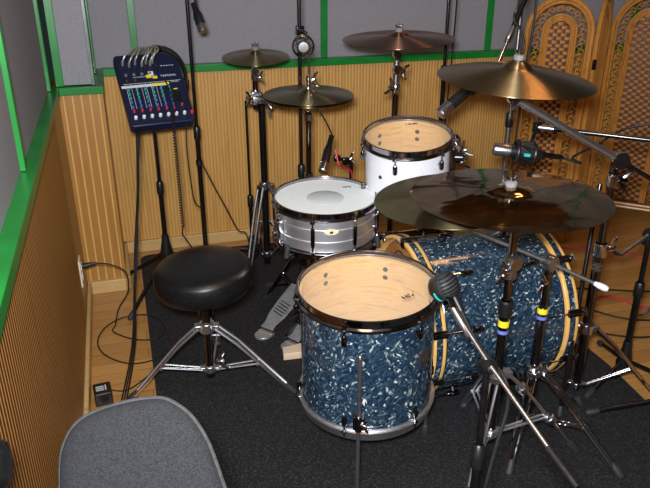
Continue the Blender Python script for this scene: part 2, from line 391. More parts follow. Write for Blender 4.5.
# ------------------------------------------------------------------ rattan folding screen
scr = thing('folding_screen', 'rattan folding screen with arched woven panels against the back wall', 'screen', (2.3, 3.0, 0))
def arch_path(Wd, z0, zs, inset, n=20):
    r = Wd / 2 - inset; cx = Wd / 2
    P = [(inset, z0)] + [(inset, z0 + (zs - z0) * k / 6) for k in range(1, 6)]
    for k in range(n + 1):
        a = PI - PI * k / n; P.append((cx + r * math.cos(a), zs + r * 1.02 * math.sin(a)))
    P += [(Wd - inset, z0 + (zs - z0) * (6 - k) / 6) for k in range(1, 7)]
    return P
def panel(A, B, ztop=1.30):
    A = V((*A, 0)); B = V((*B, 0)); d = (B - A).normalized(); W_ = (B - A).length; n = V((d.y, -d.x, 0))
    def at(u, z, h=0): q = A + d * u + n * h; return V((q.x, q.y, z))
    zs = ztop - W_ / 2
    root = bpy.data.objects.new('panel', None); COL.objects.link(root); root.parent = scr; root.location = A - scr.location
    g = G()
    g.tube([at(u, z) for u, z in arch_path(W_, .02, zs, .012)], .013, 8)
    g.tube([at(u, z, .004) for u, z in arch_path(W_, .02, zs, .030)], .007, 6)
    for z in (.08, .1): g.tube([at(.01, z), at(W_ - .01, z)], .010, 8)
    obj('frame', g, 'rattan', root)
    g = G()
    for ins in (.088, .100, .111): g.tube([at(u, z, .002) for u, z in arch_path(W_, .12, zs, ins)], .0062, 6)
    obj('inner_arch', g, 'rattan', root)
    # scroll work
    g = G(); path = arch_path(W_, .13, zs, .060, 22)
    dense = []; acc = 0; last = V((*path[0], 0)); step = .024; dist = 0
    for q in path[1:]:
        q = V((*q, 0)); seg = (q - last).length; s0 = 0
        while dist + (seg - s0) >= step:
            s0 += step - dist; dist = 0; dense.append(last + (q - last) * (s0 / seg))
        dist += seg - s0; last = q
    for i, q in enumerate(dense):
        sgn = 1 if i % 2 else -1
        pts = [];
        for k in range(9):
            a = k * .75; rr = .016 - k * .0013
            pts.append(at(q.x + sgn * (.004 + rr * math.cos(a)), q.y + rr * math.sin(a), .002))
        g.tube(pts, .0034, 4)
    obj('scroll_work', g, 'rattan', root)
    # woven field
    g = G(); pu, pz = .0235, .0175; nu = int((W_ - .236) / pu) + 1
    z = .14; row = 0
    while z < ztop - .12:
        for k in range(nu):
            u = .118 + (k + .5) * (W_ - .236) / nu
            top = zs + math.sqrt(max(0, (W_ / 2 - .115) ** 2 - (u - W_ / 2) ** 2)) * 1.02
            if z < top - .004:
                h = .006 if (k + row) % 2 else .001
                hw = pu * (.54 if h > .002 else .40)
                vs = [at(u - hw, z - .0070, 0), at(u, z - .0080, h), at(u + hw, z - .0070, 0), at(u + hw, z + .0070, 0), at(u, z + .0080, h), at(u - hw, z + .0070, 0)]
                g.add(vs, [(0, 1, 4, 5), (1, 2, 3, 4)], 0 if (k + row) % 2 else 1)
        z += pz; row += 1
    o = obj('woven_field', g, ['weave', 'weave_dark'], root)
    # open cane backing strips
    g = G(); k = 0
    for k in range(nu + 1):
        u = .118 + k * (W_ - .236) / nu; top = zs + math.sqrt(max(0, (W_ / 2 - .113) ** 2 - (u - W_ / 2) ** 2)) * 1.02
        g.tube([at(u, .13, -.002), at(u, top, -.002)], .0035, 4)
    g.box((W_ / 2, .008, (.12 + zs) / 2), (W_ - .236, .002, zs - .12), Matrix.Translation(A) @ basis((0, 0, 0), (0, 0, 1), d).to_4x4())
    obj('cane_backing', g, 'weave_dark', root)
    return root
pts_scr = [(1.975, 3.165), (2.292, 2.985), (2.66, 3.375), (2.985, 3.07), (3.25, 3.4)]
pts_scr[0] = (1.962, 3.13)
for a, b in zip(pts_scr[:-1], pts_scr[1:]):
    a_ = V((*a, 0)); b_ = V((*b, 0)); e = (b_ - a_).normalized() * .012
    panel((a_ + e)[:2], (b_ - e)[:2])
for (x, y), zt in zip(pts_scr[1:-1], (1.22, 1.34, 1.22)):
    for z in (.35, .98): g = G(); g.box((x, y - .012, z), (.02, .01, .05)); obj('hinge', g, 'black_metal', scr, bevel=.002)

# ------------------------------------------------------------------ helpers for hardware
def polar(c, a, r, z): return V((c[0] + r * math.cos(a), c[1] + r * math.sin(a), z))
def foot_part(parent, p, d, r=.015, L=.045, m='rubber'):
    d = V(d).normalized(); g = G(); b = basis(V(p) - d * L * .6, d)
    g.lathe([(0, 0), (r * .7, 0), (r * .85, L * .2), (r, L * .6), (r * .9, L * .92), (r * .5, L), (0, L)], b, 12); return obj('rubber_foot', g, m, parent)
def double_tripod(root, base, feet, z_col, z_low, mleg='chrome', mfoot='rubber', rod=.0055, gap=.011):
    """cymbal-stand legs: twin rods from the upper collar to each foot, brace from the lower joint"""
    bx_, by_ = base
    g = G(); g.lathe([(.014, -.022), (.026, -.018), (.026, .018), (.014, .022)], basis((bx_, by_, z_col), (0, 0, 1)), 16)
    for f in feet:
        d = (V((f[0], f[1], 0)) - V((bx_, by_, 0))).normalized(); g.box((.03, 0, 0), (.026, .03, .022), basis((bx_, by_, z_col), (0, 0, 1), d))
    obj('leg_collar', g, mleg, root, bevel=.002)
    g = G(); g.lathe([(.012, -.016), (.022, -.012), (.022, .012), (.012, .016)], basis((bx_, by_, z_low), (0, 0, 1)), 16)
    for f in feet:
        d = (V((f[0], f[1], 0)) - V((bx_, by_, 0))).normalized(); g.box((.024, 0, 0), (.02, .022, .016), basis((bx_, by_, z_low), (0, 0, 1), d))
    obj('lower_joint', g, mleg, root, bevel=.002)
    for f in feet:
        f3 = V((f[0], f[1], .018)); d = (V((f[0], f[1], 0)) - V((bx_, by_, 0))); d.normalize(); s = V((-d.y, d.x, 0)) * gap
        top = V((bx_, by_, z_col)) + d * .032
        knee = top * .72 + f3 * .28 + V((0, 0, .012)); near = f3 * .94 + top * .06
        g = G()
        for sg in (-1, 1):
            g.tube([top + s * sg, knee + s * sg, near + s * sg * .7, f3], rod, 8)
        mid = top * .45 + f3 * .55
        g.tube([mid + s * 1.5, mid - s * 1.5], .005, 8)
        leg = obj('leg', g, mleg, root)
        foot_part(leg, f3, (f3 - mid), .014, .05, mfoot)
        low = V((bx_, by_, z_low)) + d * .026; g = G()
        for sg in (-1, 1): g.tube([low + s * sg * .6, mid + s * sg * .8], .0042, 8)
        obj('brace', g, mleg, root)
def wing(parent, p, axis, size=.03, m='chrome', name='wing_nut', xh=(0, 0, 1)):
    b = basis(p, axis, xh); g = G()
    g.lathe([(0, -.004), (size * .28, -.004), (size * .28, size * .35), (size * .2, size * .5), (0, size * .5)], b, 12)
    for sg in (-1, 1):
        g.tube([b @ V((sg * size * .2, 0, size * .2)), b @ V((sg * size * .62, 0, size * .5)), b @ V((sg * size * .85, 0, size * .8))], [size * .16, size * .17, size * .12], 8)
    return obj(name, g, m, parent)
def tube_obj(name, pts, r, m, parent, seg=14): g = G(); g.tube(pts, r, seg); return obj(name, g, m, parent)
def collar(parent, p, axis, r, L, m='dull_chrome', name='clamp_collar'):
    b = basis(p, axis); g = G(); g.lathe([(r * .8, -L / 2), (r, -L * .4), (r, L * .4), (r * .8, L / 2)], b, 16)
    return obj(name, g, m, parent)
def tilter(root, base, top, axis_top, m='chrome'):
    """ratchet tilter between a stand's tip and the cymbal seat: disc, sleeve, felts and nut are separate"""
    g = G(); b = basis(base, (0, -1, .0), (0, 0, 1)); g.lathe([(0, -.012), (.016, -.012), (.018, -.006), (.018, .006), (.016, .012), (0, .012)], b, 20)
    g.tube([base, V(top)], .0045, 8); obj('tilter', g, m, root)
def cym_top(root, c, n, zc, m_nut='chrome'):
    """felts and wing nut standing above a cymbal's bell"""
    c = V(c); n = V(n).normalized(); b = basis(c, n)
    g = G(); g.lathe([(0, zc - .001), (.014, zc - .001), (.016, zc + .004), (.016, zc + .011), (.013, zc + .014), (0, zc + .014)], b, 16); obj('top_felt', g, 'felt', root)
    g = G(); g.lathe([(0, zc - .03), (.003, zc - .03), (.003, zc + .032), (0, zc + .033)], b, 8)
    g.lathe([(0, zc + .014), (.007, zc + .014), (.007, zc + .021), (0, zc + .022)], b, 10)
    for sg in (-1, 1): g.tube([b @ V((sg * .004, 0, zc + .017)), b @ V((sg * .011, 0, zc + .021)), b @ V((sg * .014, 0, zc + .028))], [.003, .0035, .0025], 6)
    obj('wing_nut', g, m_nut, root)
    g = G(); g.lathe([(.004, zc - .034), (.013, zc - .032), (.013, zc - .026), (.004, zc - .024)], b, 14); obj('lower_felt', g, 'felt', root)
def cymbal(label, c, n, R, m, bell=.20, bellh=.1, bow=.055, name='crash_cymbal', cat='cymbal', logo=None, group=None):
    c = V(c); prof_t = []; th = .0012
    rb = R * bell; hb = R * bellh; hbow = R * bow * 2
    prof_t.append((.005, hb + hbow))
    for k in range(1, 9):
        t = k / 8; prof_t.append((rb * t, hbow + hb * (1 - t ** 2.4) if k < 8 else hbow + .0))
    for k in range(1, 15):
        t = k / 14; prof_t.append((rb + (R - rb) * t, hbow * (1 - t ** 1.55)))
    prof = prof_t + [(r, z - th) for r, z in prof_t[::-1]]
    g = G(); g.lathe(prof, None, 96, closed=True)
    o = obj(name, g, m, None, angle=60)
    o.matrix_world = basis(c, n); tag(o, label, cat, group)
    return o, hb + hbow
def handle(b, o):
    pass

# ------------------------------------------------------------------ drums
def drum(root, c, axis, R, H, shell, lugs, ph, head='clear_film', inner='maple', hoopm='hoop_chrome', lugm='dark_reflection_chrome', luglen=.04, full=False, bottom='clear_film', xh=(1, 0, 0), inside=True, bottom_hoop=None, hh=1.0):
    B = basis(c, axis, xh)
    Ri = R - .007
    g = G(); g.lathe([(R, -.004), (R, -H + .004), (Ri + .001, -H + .004), (Ri, -H + .006), (Ri, -.006), (Ri + .001, -.004)], B, 72, closed=True, mis=[0, 1, 1, 1, 1, 1])
    sh = obj('shell', g, [shell, inner], root)
    def hoop(z, sg, nm):
        g = G(); ro = R + .011
        pr = [(R + .003, z - sg * .026 * hh), (R + .004, z + sg * .009), (R + .001, z + sg * .012), (R + .003, z + sg * .015), (ro - .003, z + sg * .014), (R + .0075, z + sg * .009), (R + .0065, z - sg * .010 * hh), (ro + .003, z - sg * .013 * hh), (ro + .004, z - sg * .016 * hh), (R + .0065, z - sg * .018 * hh), (R + .0065, z - sg * .026 * hh)]
        g.lathe(pr, B, 72, closed=True); h = obj(nm, g, hoopm, root, angle=25); return h
    hoop(0, 1, 'top_hoop'); bh = hoop(-H, -1, 'bottom_hoop')
    g = G(); g.lathe([(0, .0012), (R - .02, .0012), (R + .002, .001), (R + .0025, -.006), (R - .0, -.0035), (R - .02, .0002), (0, .0002)], B, 72); hd = obj('drum_head', g, head, root)
    g = G(); g.lathe([(0, -H - .0012), (R + .002, -H - .001), (R + .0025, -H + .005), (R - .02, -H - .0002), (0, -H - .0002)], B, 48); obj('bottom_head', g, bottom, root)
    for k in range(lugs):
        a = ph + 2 * PI * k / lugs
        L = B @ Matrix.Rotation(a, 4, 'Z')
        def P(r, z, s=0): return L @ V((r, s, z))
        g = G()
        if full:
            g.tube([P(R + .012, -.034), P(R + .012, -.044), P(R + .012, -H + .044), P(R + .012, -H + .034)], [.0055, .0075, .0075, .0055], 12)
            for z in (-H * .35, -H * .65): g.tube([P(R, z), P(R + .012, z)], .006, 8)
        else:
            for z0, z1 in ((-.036, -.036 - luglen), (-H + .036, -H + .036 + luglen)):
                zm = (z0 + z1) / 2
                g.tube([P(R + .0125, z0), P(R + .0125, z0 * .85 + z1 * .15), P(R + .0125, z1 * .85 + z0 * .15), P(R + .0125, z1)], [.0055, .0085, .0085, .005], 12)
                g.tube([P(R, zm), P(R + .012, zm)], .0055, 8)
                obj('lug', g, lugm, root); g = G()
        if full: obj('lug', g, lugm, root)
        for sg, z in ((1, 0), (-1, -H)):
            g = G()
            g.tube([P(R + .0125, z - sg * .040), P(R + .0125, z - sg * .006)], .0032, 8)
            g.tube([P(R + .0125, z - sg * .013), P(R + .0125, z - sg * .008), P(R + .0125, z - sg * .004), P(R + .0125, z + sg * .004)], [.0065, .0065, .0035, .0035], 8)
            g.box((R + .0115, 0, z - sg * .0155), (.016, .016, .004), L)
            obj('tension_rod', g, hoopm, root)
        if inside:
            for z in (-.044, -.074): g = G(); g.lathe([(0, .0028), (.006, .0026), (.0088, .001), (.0088, 0)], basis(P(Ri + .0005, z), L.to_3x3() @ V((-1, 0, 0))), 10); obj('lug_screw', g, 'screw', root)
    if bottom_hoop: bh.data = bh.data.copy(); bh.data.materials.clear(); bh.data.materials.append(M[bottom_hoop])
    return B
def scribble(root, B, x, y, w_, h_, m, ang=0, seed=1, z=.0016, name='printed_mark'):
    rnd = random.Random(seed); g = G(); L = B @ Matrix.Translation((x, y, z)) @ Matrix.Rotation(ang, 4, 'Z')
    for k in range(9):
        a = (-w_ / 2 + w_ * k / 8); pts = [L @ V((a + rnd.uniform(-.1, .1) * w_, rnd.uniform(-.5, .5) * h_, 0)) for _ in range(3)]
        g.tube([pts[0], (pts[0] + pts[1]) / 2, pts[1], pts[2]], .0014, 4)
    return obj(name, g, m, root)

# floor tom
FT = V((.644, 1.707, .608))
ft = thing('floor_tom', 'blue pearl floor tom with clear head, standing in front of the kit', 'drum', (FT.x, FT.y, 0))
BF = drum(ft, FT, (-.03, -.05, 1), .203, .388, 'pearl', 6, rad(-127), luglen=.034, bottom_hoop='satin_chrome')
scribble(ft, BF, .095, -.085, .042, .022, 'black_mark', rad(15), 3)
for k, a in enumerate((-114.5, 2, 122)):
    a = rad(a); d = V((math.cos(a), math.sin(a), 0)); q = V((FT.x, FT.y, 0)) + d * (.203 + .022)
    g = G(); g.tube([V((q.x, q.y, .505)), V((q.x, q.y, .02))], .0062, 10); g.ball((q.x, q.y, .507), .0062, 10)
    lg = obj('leg', g, 'satin_chrome', ft); lg['label'] = 'straight chrome leg rod'
    foot_part(lg, (q.x, q.y, .02), (0, 0, -1), .014, .04)
    g = G(); b = basis((q.x, q.y, .285), (0, 0, 1), d)
    g.box((-.008, 0, 0), (.026, .034, .045), b); g.lathe([(.0, -.026), (.011, -.026), (.011, .026), (0, .026)], b, 12)
    br = obj('leg_bracket', g, 'dark_reflection_chrome', ft, bevel=.003)
    wing(br, b @ V((.008, .012, 0)), b.to_3x3() @ V((.4, 1, 0)), .024)
a = rad(-55); bb = basis(BF @ V((.2035 * math.cos(a), .2035 * math.sin(a), -.165)), BF.to_3x3() @ V((math.cos(a), math.sin(a), 0)), (0, 0, 1))
g = G(); g.box((0, 0, .001), (.052, .054, .005), bb); bd = obj('badge', g, 'screw', ft, bevel=.0015)
g = G(); g.box((0, 0, .0038), (.018, .034, .001), bb); obj('badge_plate', g, 'gold', bd)

# snare
SN = V((.668, 2.224, .706))
sn = thing('snare_drum', 'silver aluminium snare drum with white coated head on a low stand', 'drum', (SN.x, SN.y, .55))
BS = drum(sn, SN, (-.01, -.04, 1), .178, .142, 'snare_shell', 8, rad(-119.5), head='coated', inner='snare_shell', bottom='coated', full=True, inside=False, hh=.6)
g = G(); g.lathe([(0, .0017), (.066, .0017), (.067, .0012)], BS, 48); o = obj('centre_dot', g, 'coated_dot', sn); o['label'] = 'round grey reinforcing dot'
scribble(sn, BS, .105, .075, .032, .014, 'black_mark', rad(-10), 5, .0018)
g = G(); g.lathe([(.1775, -.045), (.1805, -.048), (.1805, -.052), (.1775, -.055)], BS, 72); g.lathe([(.1775, -.09), (.1805, -.093), (.1805, -.097), (.1775, -.10)], BS, 72); obj('shell_bead', g, 'snare_shell', sn)
a = rad(-100); p = BS @ V((.1785 * math.cos(a), .1785 * math.sin(a), -.052)); bb = basis(p, BS.to_3x3() @ V((math.cos(a), math.sin(a), 0)), (0, 0, 1))
g = G(); g.lathe([(0, .0045), (.012, .004), (.0135, .002)], bb @ Matrix.Diagonal((.8, 1.9, 1, 1)), 24); bd = obj('badge', g, 'cream', sn); bd['label'] = 'oval pale badge'
g = G(); g.lathe([(0, .0055), (.0045, .0052), (.006, .0040)], bb @ Matrix.Diagonal((.9, 1.2, 1, 1)), 16); obj('badge_emblem', g, 'screw', bd)
a = rad(-165); bb = basis(BS @ V((.18 * math.cos(a), .18 * math.sin(a), -.08)), BS.to_3x3() @ V((math.cos(a), math.sin(a), 0)), (0, 0, 1))
g = G(); g.box((0, 0, .012), (.07, .03, .02), bb); g.box((-.02, 0, .028), (.04, .02, .012), bb); g.tube([bb @ V((.02, 0, .03)), bb @ V((.045, 0, .045))], .006, 10); obj('strainer', g, 'chrome', sn, bevel=.003)
# snare stand
ss = thing('snare_stand', 'chrome basket stand carrying the silver snare drum', 'stand', (SN.x, SN.y + .01, 0))
bs = (SN.x, SN.y + .01)
g = G(); g.tube([V((*bs, .06)), V((*bs, .49))], .011, 12); obj('stand_tube', g, 'dark_reflection_chrome', ss)
double_tripod(ss, bs, [(bs[0] - .11, bs[1] + .21), (bs[0] + .22, bs[1] + .10), (bs[0] + .04, bs[1] - .24)], .28, .09, 'dark_reflection_chrome')
for k in range(3):
    a = rad(-150 + 120 * k); d = V((math.cos(a), math.sin(a), 0))
    c0 = V((*bs, .49)); e = V((SN.x, SN.y, .545)) + d * .196
    g = G(); g.tube([c0, c0 + d * .1 + V((0, 0, .03)), e, e + V((0, 0, .03)) - d * .006], .006, 8); ar = obj('basket_arm', g, 'dull_chrome', ss)
    g = G(); g.tube([e + V((0, 0, -.008)), e + V((0, 0, .034)) - d * .006], .010, 10); obj('arm_grip', g, 'rubber', ar)

# white rack tom
WT = V((.974, 2.22, .907))
wt = thing('rack_tom', 'small white sparkle rack tom with clear head above the bass drum', 'drum', (WT.x, WT.y, .67))
BW = drum(wt, WT, (-.09, -.15, 1), .152, .235, 'white_shell', 6, rad(-127), luglen=.034, hh=.75)
scribble(wt, BW, .055, .095, .036, .014, 'black_mark', rad(-10), 8)
a = rad(-25); d = V((math.cos(a), math.sin(a), 0)); p0 = BW @ V((.155 * math.cos(a), .155 * math.sin(a), -.075))
g = G(); b = basis(p0, d, (0, 0, 1)); g.box((0, 0, .008), (.075, .05, .014), b); g.lathe([(.0, .0), (.02, .0), (.02, .045), (0, .045)], b, 16); obj('mount_bracket', g, 'dark_reflection_chrome', wt, bevel=.003)
wing(wt, b @ V((.018, -.012, .04)), (.5, -.5, .5), .036)
wing(wt, b @ V((-.02, .012, .04)), (.8, -.2, .3), .030)
for q in ((-.125, 20),): pass
g = G(); aa = rad(-150); b = basis(BW @ V((.1525 * math.cos(aa), .1525 * math.sin(aa), -.10)), BW.to_3x3() @ V((math.cos(aa), math.sin(aa), 0)))
g.lathe([(0, .003), (.006, .003), (.0075, 0)], b, 14); obj('air_vent', g, 'screw', wt)
ts = thing('tom_stand', 'chrome post behind the bass drum holding the white rack tom', 'stand', (1.235, 2.36, 0))
g = G(); g.tube([V((1.235, 2.36, .05)), V((1.235, 2.36, .86))], .013, 14); obj('stand_tube', g, 'dark_reflection_chrome', ts)
g = G(); g.tube([p0 + d * .03, p0 + d * .055, V((1.235, 2.36, .825))], .009, 10); obj('tom_arm', g, 'chrome', ts)
collar(ts, (1.235, 2.36, .825), (0, 0, 1), .023, .05)
double_tripod(ts, (1.235, 2.36), [(1.03, 2.52), (1.48, 2.44), (1.25, 2.64)], .28, .09, 'dark_reflection_chrome')

# bass drum
BD = V((.877, 2.0, .312))
bd_ = thing('bass_drum', 'large blue pearl bass drum lying on its side with striped wooden hoops', 'drum', (1.15, 2.0, 0))
Bb = basis(BD, (1, 0, 0), (0, 0, 1)); LEN = .54; RS = .279
g = G(); g.lathe([(RS, .03), (RS, LEN - .03), (RS - .008, LEN - .03), (RS - .008, .03)], Bb, 96, closed=True, mis=[0, 1, 1, 1]); obj('shell', g, ['pearl', 'maple'], bd_)
def bhoop(z0, z1):
    g = G(); ro = .293; ri = .2815
    za = z0 + (z1 - z0) * .24; zb = z0 + (z1 - z0) * .74
    g.lathe([(ri, z0), (ro - .002, z0), (ro, z0 + .003), (ro, za), (ro - .0004, za + .0002), (ro - .0004, zb - .0002), (ro, zb), (ro, z1 - .003), (ro - .002, z1), (ri, z1)], Bb, 96, closed=True, mis=[0, 0, 0, 0, 1, 0, 0, 0, 0, 0])
    return obj('hoop', g, ['hoop_wood', 'pearl'], bd_)
bhoop(0, .046); bhoop(LEN - .046, LEN)
for z in (.050, LEN - .050):
    g = G(); g.torus(Bb @ Matrix.Translation((0, 0, z)), .2815, .004, 96, 8); obj('flesh_ring', g, 'chrome', bd_)
g = G(); g.lathe([(0, .026), (.262, .026), (.275, .030), (.281, .042)], Bb, 72); hd = obj('batter_head', g, 'amber_film', bd_)
g = G(); g.lathe([(0, LEN - .026), (.262, LEN - .026), (.275, LEN - .030), (.281, LEN - .042)], Bb, 72); obj('front_head', g, 'amber_film', bd_)
g = G(); g.torus(Bb @ Matrix.Translation((.158, -.065, .0245)), .062, .0022, 40, 6); obj('patch_ring', g, 'cable', bd_)
for k in range(10):
    th = rad(70 + 36 * k)
    L = Bb @ Matrix.Rotation(-th, 4, 'Z')
    # local x of Bb is world up; positive angle towards the camera side
    for sg, zh in ((1, 0.0), (-1, LEN)):
        def P(r, z, s=0): return L @ V((r, s, zh + sg * z))
        g = G(); g.box((.300, 0, zh + sg * .020), (.010, .026, .052), L); g.box((.288, 0, zh - sg * .004), (.028, .024, .006), L)
        g.tube([P(.303, -.012), P(.303, .05)], .0065, 10)
        cl = obj('claw_hook', g, 'dark_reflection_chrome', bd_, bevel=.002)
        g = G(); g.tube([P(.303, -.018), P(.303, .155)], .0032, 8); g.tube([P(.303, -.02, -.014), P(.303, -.02, .014)], .004, 8); obj('tension_rod', g, 'chrome', cl)
        g = G(); g.tube([P(.301, .130), P(.301, .138), P(.301, .168), P(.301, .176)], [.006, .0095, .0095, .005], 12); g.tube([P(.277, .153), P(.30, .153)], .007, 8); obj('lug', g, 'dark_reflection_chrome', bd_)
for sy in (-1, 1):
    q = V((1.30, 2.0 + sy * .19, .13)); g = G(); g.tube([q + V((-.0, -sy * .02, .02)), q, V((1.47, 2.0 + sy * .30, .02))], .0065, 10)
    sp = obj('spur', g, 'chrome', bd_); foot_part(sp, (1.47, 2.0 + sy * .30, .022), (.5, .3 * sy, -1), .012, .035)

# ------------------------------------------------------------------ kick pedals
def pedal(label, heel, toe, w0, w1, name='kick_pedal'):
    heel = V(heel); toe = V(toe); d = (toe - heel).normalized(); L = (toe - heel).length
    t = thing(name, label, 'pedal', (heel.x, heel.y, .008))
    s = V((-d.y, d.x, 0)).normalized(); n = d.cross(s); n = -n if n.z < 0 else n
    Bp = basis(heel, n, d)
    g = G(); out = [(.012, -w0 * .9), (.012, w0 * .9), (.04, w0 * .8), (.09, w1 * .9), (L * .6, w1), (L, w1 * .98), (L, -w1 * .98), (L * .6, -w1), (.09, -w1 * .9), (.04, -w0 * .8)]
    g.prism(out, -.006, 0, Bp); fb = obj('footboard', g, 'pedal', t, bevel=.002)
    for k in range(5):
        g = G(); x = L * .36 + k * .016; g.tube([Bp @ V((x - .008, -w1 * .6, .0015)), Bp @ V((x + .006, w1 * .6, .0015))], .0025, 6); obj('grip_slot', g, 'pedal_dark', fb)
    h = V((heel.x, heel.y, .014)); df = V((d.x, d.y, 0)).normalized()
    Bh = basis(h, (0, 0, 1), df)
    g = G(); g.prism([(.02, -w0)] + [(.02, w0)] + [(-.015 - w0 * 1.0 * math.sin(rad(q)), w0 * math.cos(rad(q))) for q in range(0, 181, 20)], -.006, .004, Bh); g.tube([Bh @ V((.0, -w0, .004)), Bh @ V((.0, w0, .004))], .005, 8); obj('heel_plate', g, 'pedal', t, bevel=.002)
    g = G(); g.tube([Bh @ V((.0, -.025, -.002)), Bh @ V((L * .95, -.025, -.002))], .0035, 8); g.tube([Bh @ V((.0, .025, -.002)), Bh @ V((L * .95, .025, -.002))], .0035, 8); obj('base_rod', g, 'dull_chrome', t)
    return t, Bh, L
pedal('grey metal hi-hat foot pedal with slotted board, left one of the pair', (.485, 2.505, .03), (.685, 2.675, .130), .036, .046, 'hi_hat_pedal')
t, Bh, L = pedal('shorter grey metal foot pedal beside a beige wooden block', (.57, 2.385, .03), (.75, 2.50, .12), .034, .044, 'kick_pedal')
g = G(); g.box((L + .01, -.045, .06), (.02, .016, .13), Bh); g.box((L + .01, .045, .06), (.02, .016, .13), Bh); g.tube([Bh @ V((L + .01, -.06, .125)), Bh @ V((L + .01, .06, .125))], .007, 8)
obj('post', g, 'dark_reflection_chrome', t, bevel=.002)
g = G(); b = basis((.565, 2.315, .0085), (0, 0, 1), (1, .15, 0)); g.prism([(-.055, -.02), (.08, -.05), (.09, .03), (-.04, .03)], 0, .03, b)
tag(obj('wooden_block', g, 'beige_wood', bevel=.003), 'small beige wooden block on the carpet beside the foot pedal', 'block')
g = G(); g.tube([b @ V((-.02, .045, .006)), b @ V((.09, .055, .006))], .0035, 6); tag(obj('cable_tie', g, 'red_cable'), 'short red cord between the wooden block and the foot pedal', 'cord')

# ------------------------------------------------------------------ throne
TC = (.209, 2.168)
th_ = thing('drum_throne', 'round black vinyl drum stool with chrome tripod on the carpet', 'stool', (*TC, 0))
b = basis((TC[0], TC[1], .525), (-.06, -.02, 1))
g = G(); g.lathe([(0, .020), (.06, .0195), (.11, .016), (.145, .008), (.158, .002), (.1655, -.010)], b, 64); g.lathe([(.1655, -.010), (.169, -.02), (.171, -.045), (.168, -.07), (.158, -.084), (.14, -.090), (0, -.090)], b, 64)
seat = obj('seat', g, 'leather', th_, angle=80)
g = G(); g.torus(b @ Matrix.Translation((0, 0, -.0115)), .1665, .0022, 72, 8); obj('piping', g, 'leather', seat)
g = G(); g.lathe([(0, .0202), (.055, .0197), (.057, .0190)], b, 40); o = obj('centre_patch', g, 'black_plastic', seat); o['label'] = 'round smooth centre patch'
g = G(); g.lathe([(0, 0), (.03, 0), (.03, -.03), (.022, -.035), (.022, -.07), (.026, -.075), (.026, -.10), (.018, -.105), (0, -.105)], basis((*TC, .437), (0, 0, 1)), 24); obj('seat_clamp', g, 'dark_reflection_chrome', th_)
g = G(); g.tube([V((*TC, .08)), V((*TC, .44))], .0155, 18); obj('post', g, 'dark_reflection_chrome', th_)
wing(th_, (TC[0] + .03, TC[1] - .02, .145), (1, -.5, .3), .04)
double_tripod(th_, TC, [(-.075, 2.20), (.495, 2.08), (.28, 2.47)], .285, .11, 'satin_chrome', rod=.0065, gap=.016)

# ------------------------------------------------------------------ cymbals and their stands
cA, hA = cymbal('shiny bronze ride cymbal, the largest, topmost of the two overlapping', (.951, 1.489, .936), (.004, .02, 1), .258, 'cym_ride', bell=.22, bellh=.05, bow=.03, name='ride_cymbal')
cB, hB = cymbal('olive brass cymbal lying partly hidden under the shiny ride cymbal', (.885, 1.665, .876), (-.06, .02, 1), .229, 'cym_brass', bow=.035, bellh=.06, name='ride_cymbal')
cC, hC = cymbal('bronze crash cymbal on the long chrome boom arm, right of the white tom', (1.121, 1.797, 1.176), (.035, -.06, 1), .229, 'cym_bronze', bow=.075, bellh=.10)
cD, hD = cymbal('dark reddish crash cymbal on a straight stand behind the white rack tom', (1.105, 2.655, 1.186), (-.03, -.03, 1), .226, 'cym_copper', bow=.035, bellh=.06)
cE, hE = cymbal('small splash cymbal, farthest left, on the chrome stand', (.608, 3.1, 1.072), (-.03, -.10, 1), .150, 'cym_olive', bow=.06, bellh=.10, name='splash_cymbal')
hat = V((.722, 2.633, .985)); hatn = V((0, -.03, 1))
cF, hF = cymbal('upper one of the two hi-hat cymbals, dull olive bronze', hat + V((0, 0, .006)), hatn, .178, 'cym_olive', bow=.035, bellh=.07, name='hi_hat_cymbal')
cG, hG = cymbal('lower one of the two hi-hat cymbals, turned upside down', hat - V((0, 0, .004)), -hatn, .178, 'cym_olive', bow=.035, bellh=.07, name='hi_hat_cymbal')

# ride stand (A)
def nrm(v): return V(v).normalized()
pA = (1.005, 1.53)
sA = thing('cymbal_stand', 'chrome cymbal stand with yellow and blue tape holding the large ride cymbal', 'stand', (*pA, 0))
tube_obj('lower_tube', [V((*pA, .10)), V((*pA, .56))], .0155, 'dark_reflection_chrome', sA)
tube_obj('upper_tube', [V((*pA, .55)), V((*pA, .83))], .0115, 'dark_reflection_chrome', sA)
collar(sA, (*pA, .575), (0, 0, 1), .021, .05, 'black_plastic', 'tube_collar')
g = G(); g.lathe([(.0158, .515), (.0166, .515), (.0166, .535), (.0158, .535)], basis((*pA, 0), (0, 0, 1)), 20); obj('yellow_tape', g, 'yellow_tape', sA)
g = G(); g.lathe([(.0158, .492), (.0165, .492), (.0165, .503), (.0158, .503)], basis((*pA, 0), (0, 0, 1)), 20); obj('blue_tape', g, 'blue_tape', sA)
collar(sA, (*pA, .69), (0, 0, 1), .020, .04)
g = G(); g.lathe([(0, -.016), (.021, -.016), (.023, -.010), (.023, .010), (.021, .016), (0, .016)], basis((pA[0], pA[1] - .012, .725), (.2, -1, 0)), 20); obj('ratchet_disc', g, 'dull_chrome', sA)
wing(sA, (pA[0] - .02, pA[1] - .015, .70), (-1, -.4, .3), .04)
tilter(sA, V((pA[0], pA[1], .845)), V((.951, 1.489, .936)), (0, 0, 1))
wing(sA, (pA[0] + .015, pA[1] - .015, .85), (.8, -.6, .2), .034)
cym_top(sA, (.951, 1.489, .936), (.004, .02, 1), hA)
double_tripod(sA, pA, [(.871, 1.40), (1.306, 1.498), (1.05, 1.80)], .345, .13, 'satin_chrome', rod=.0048)
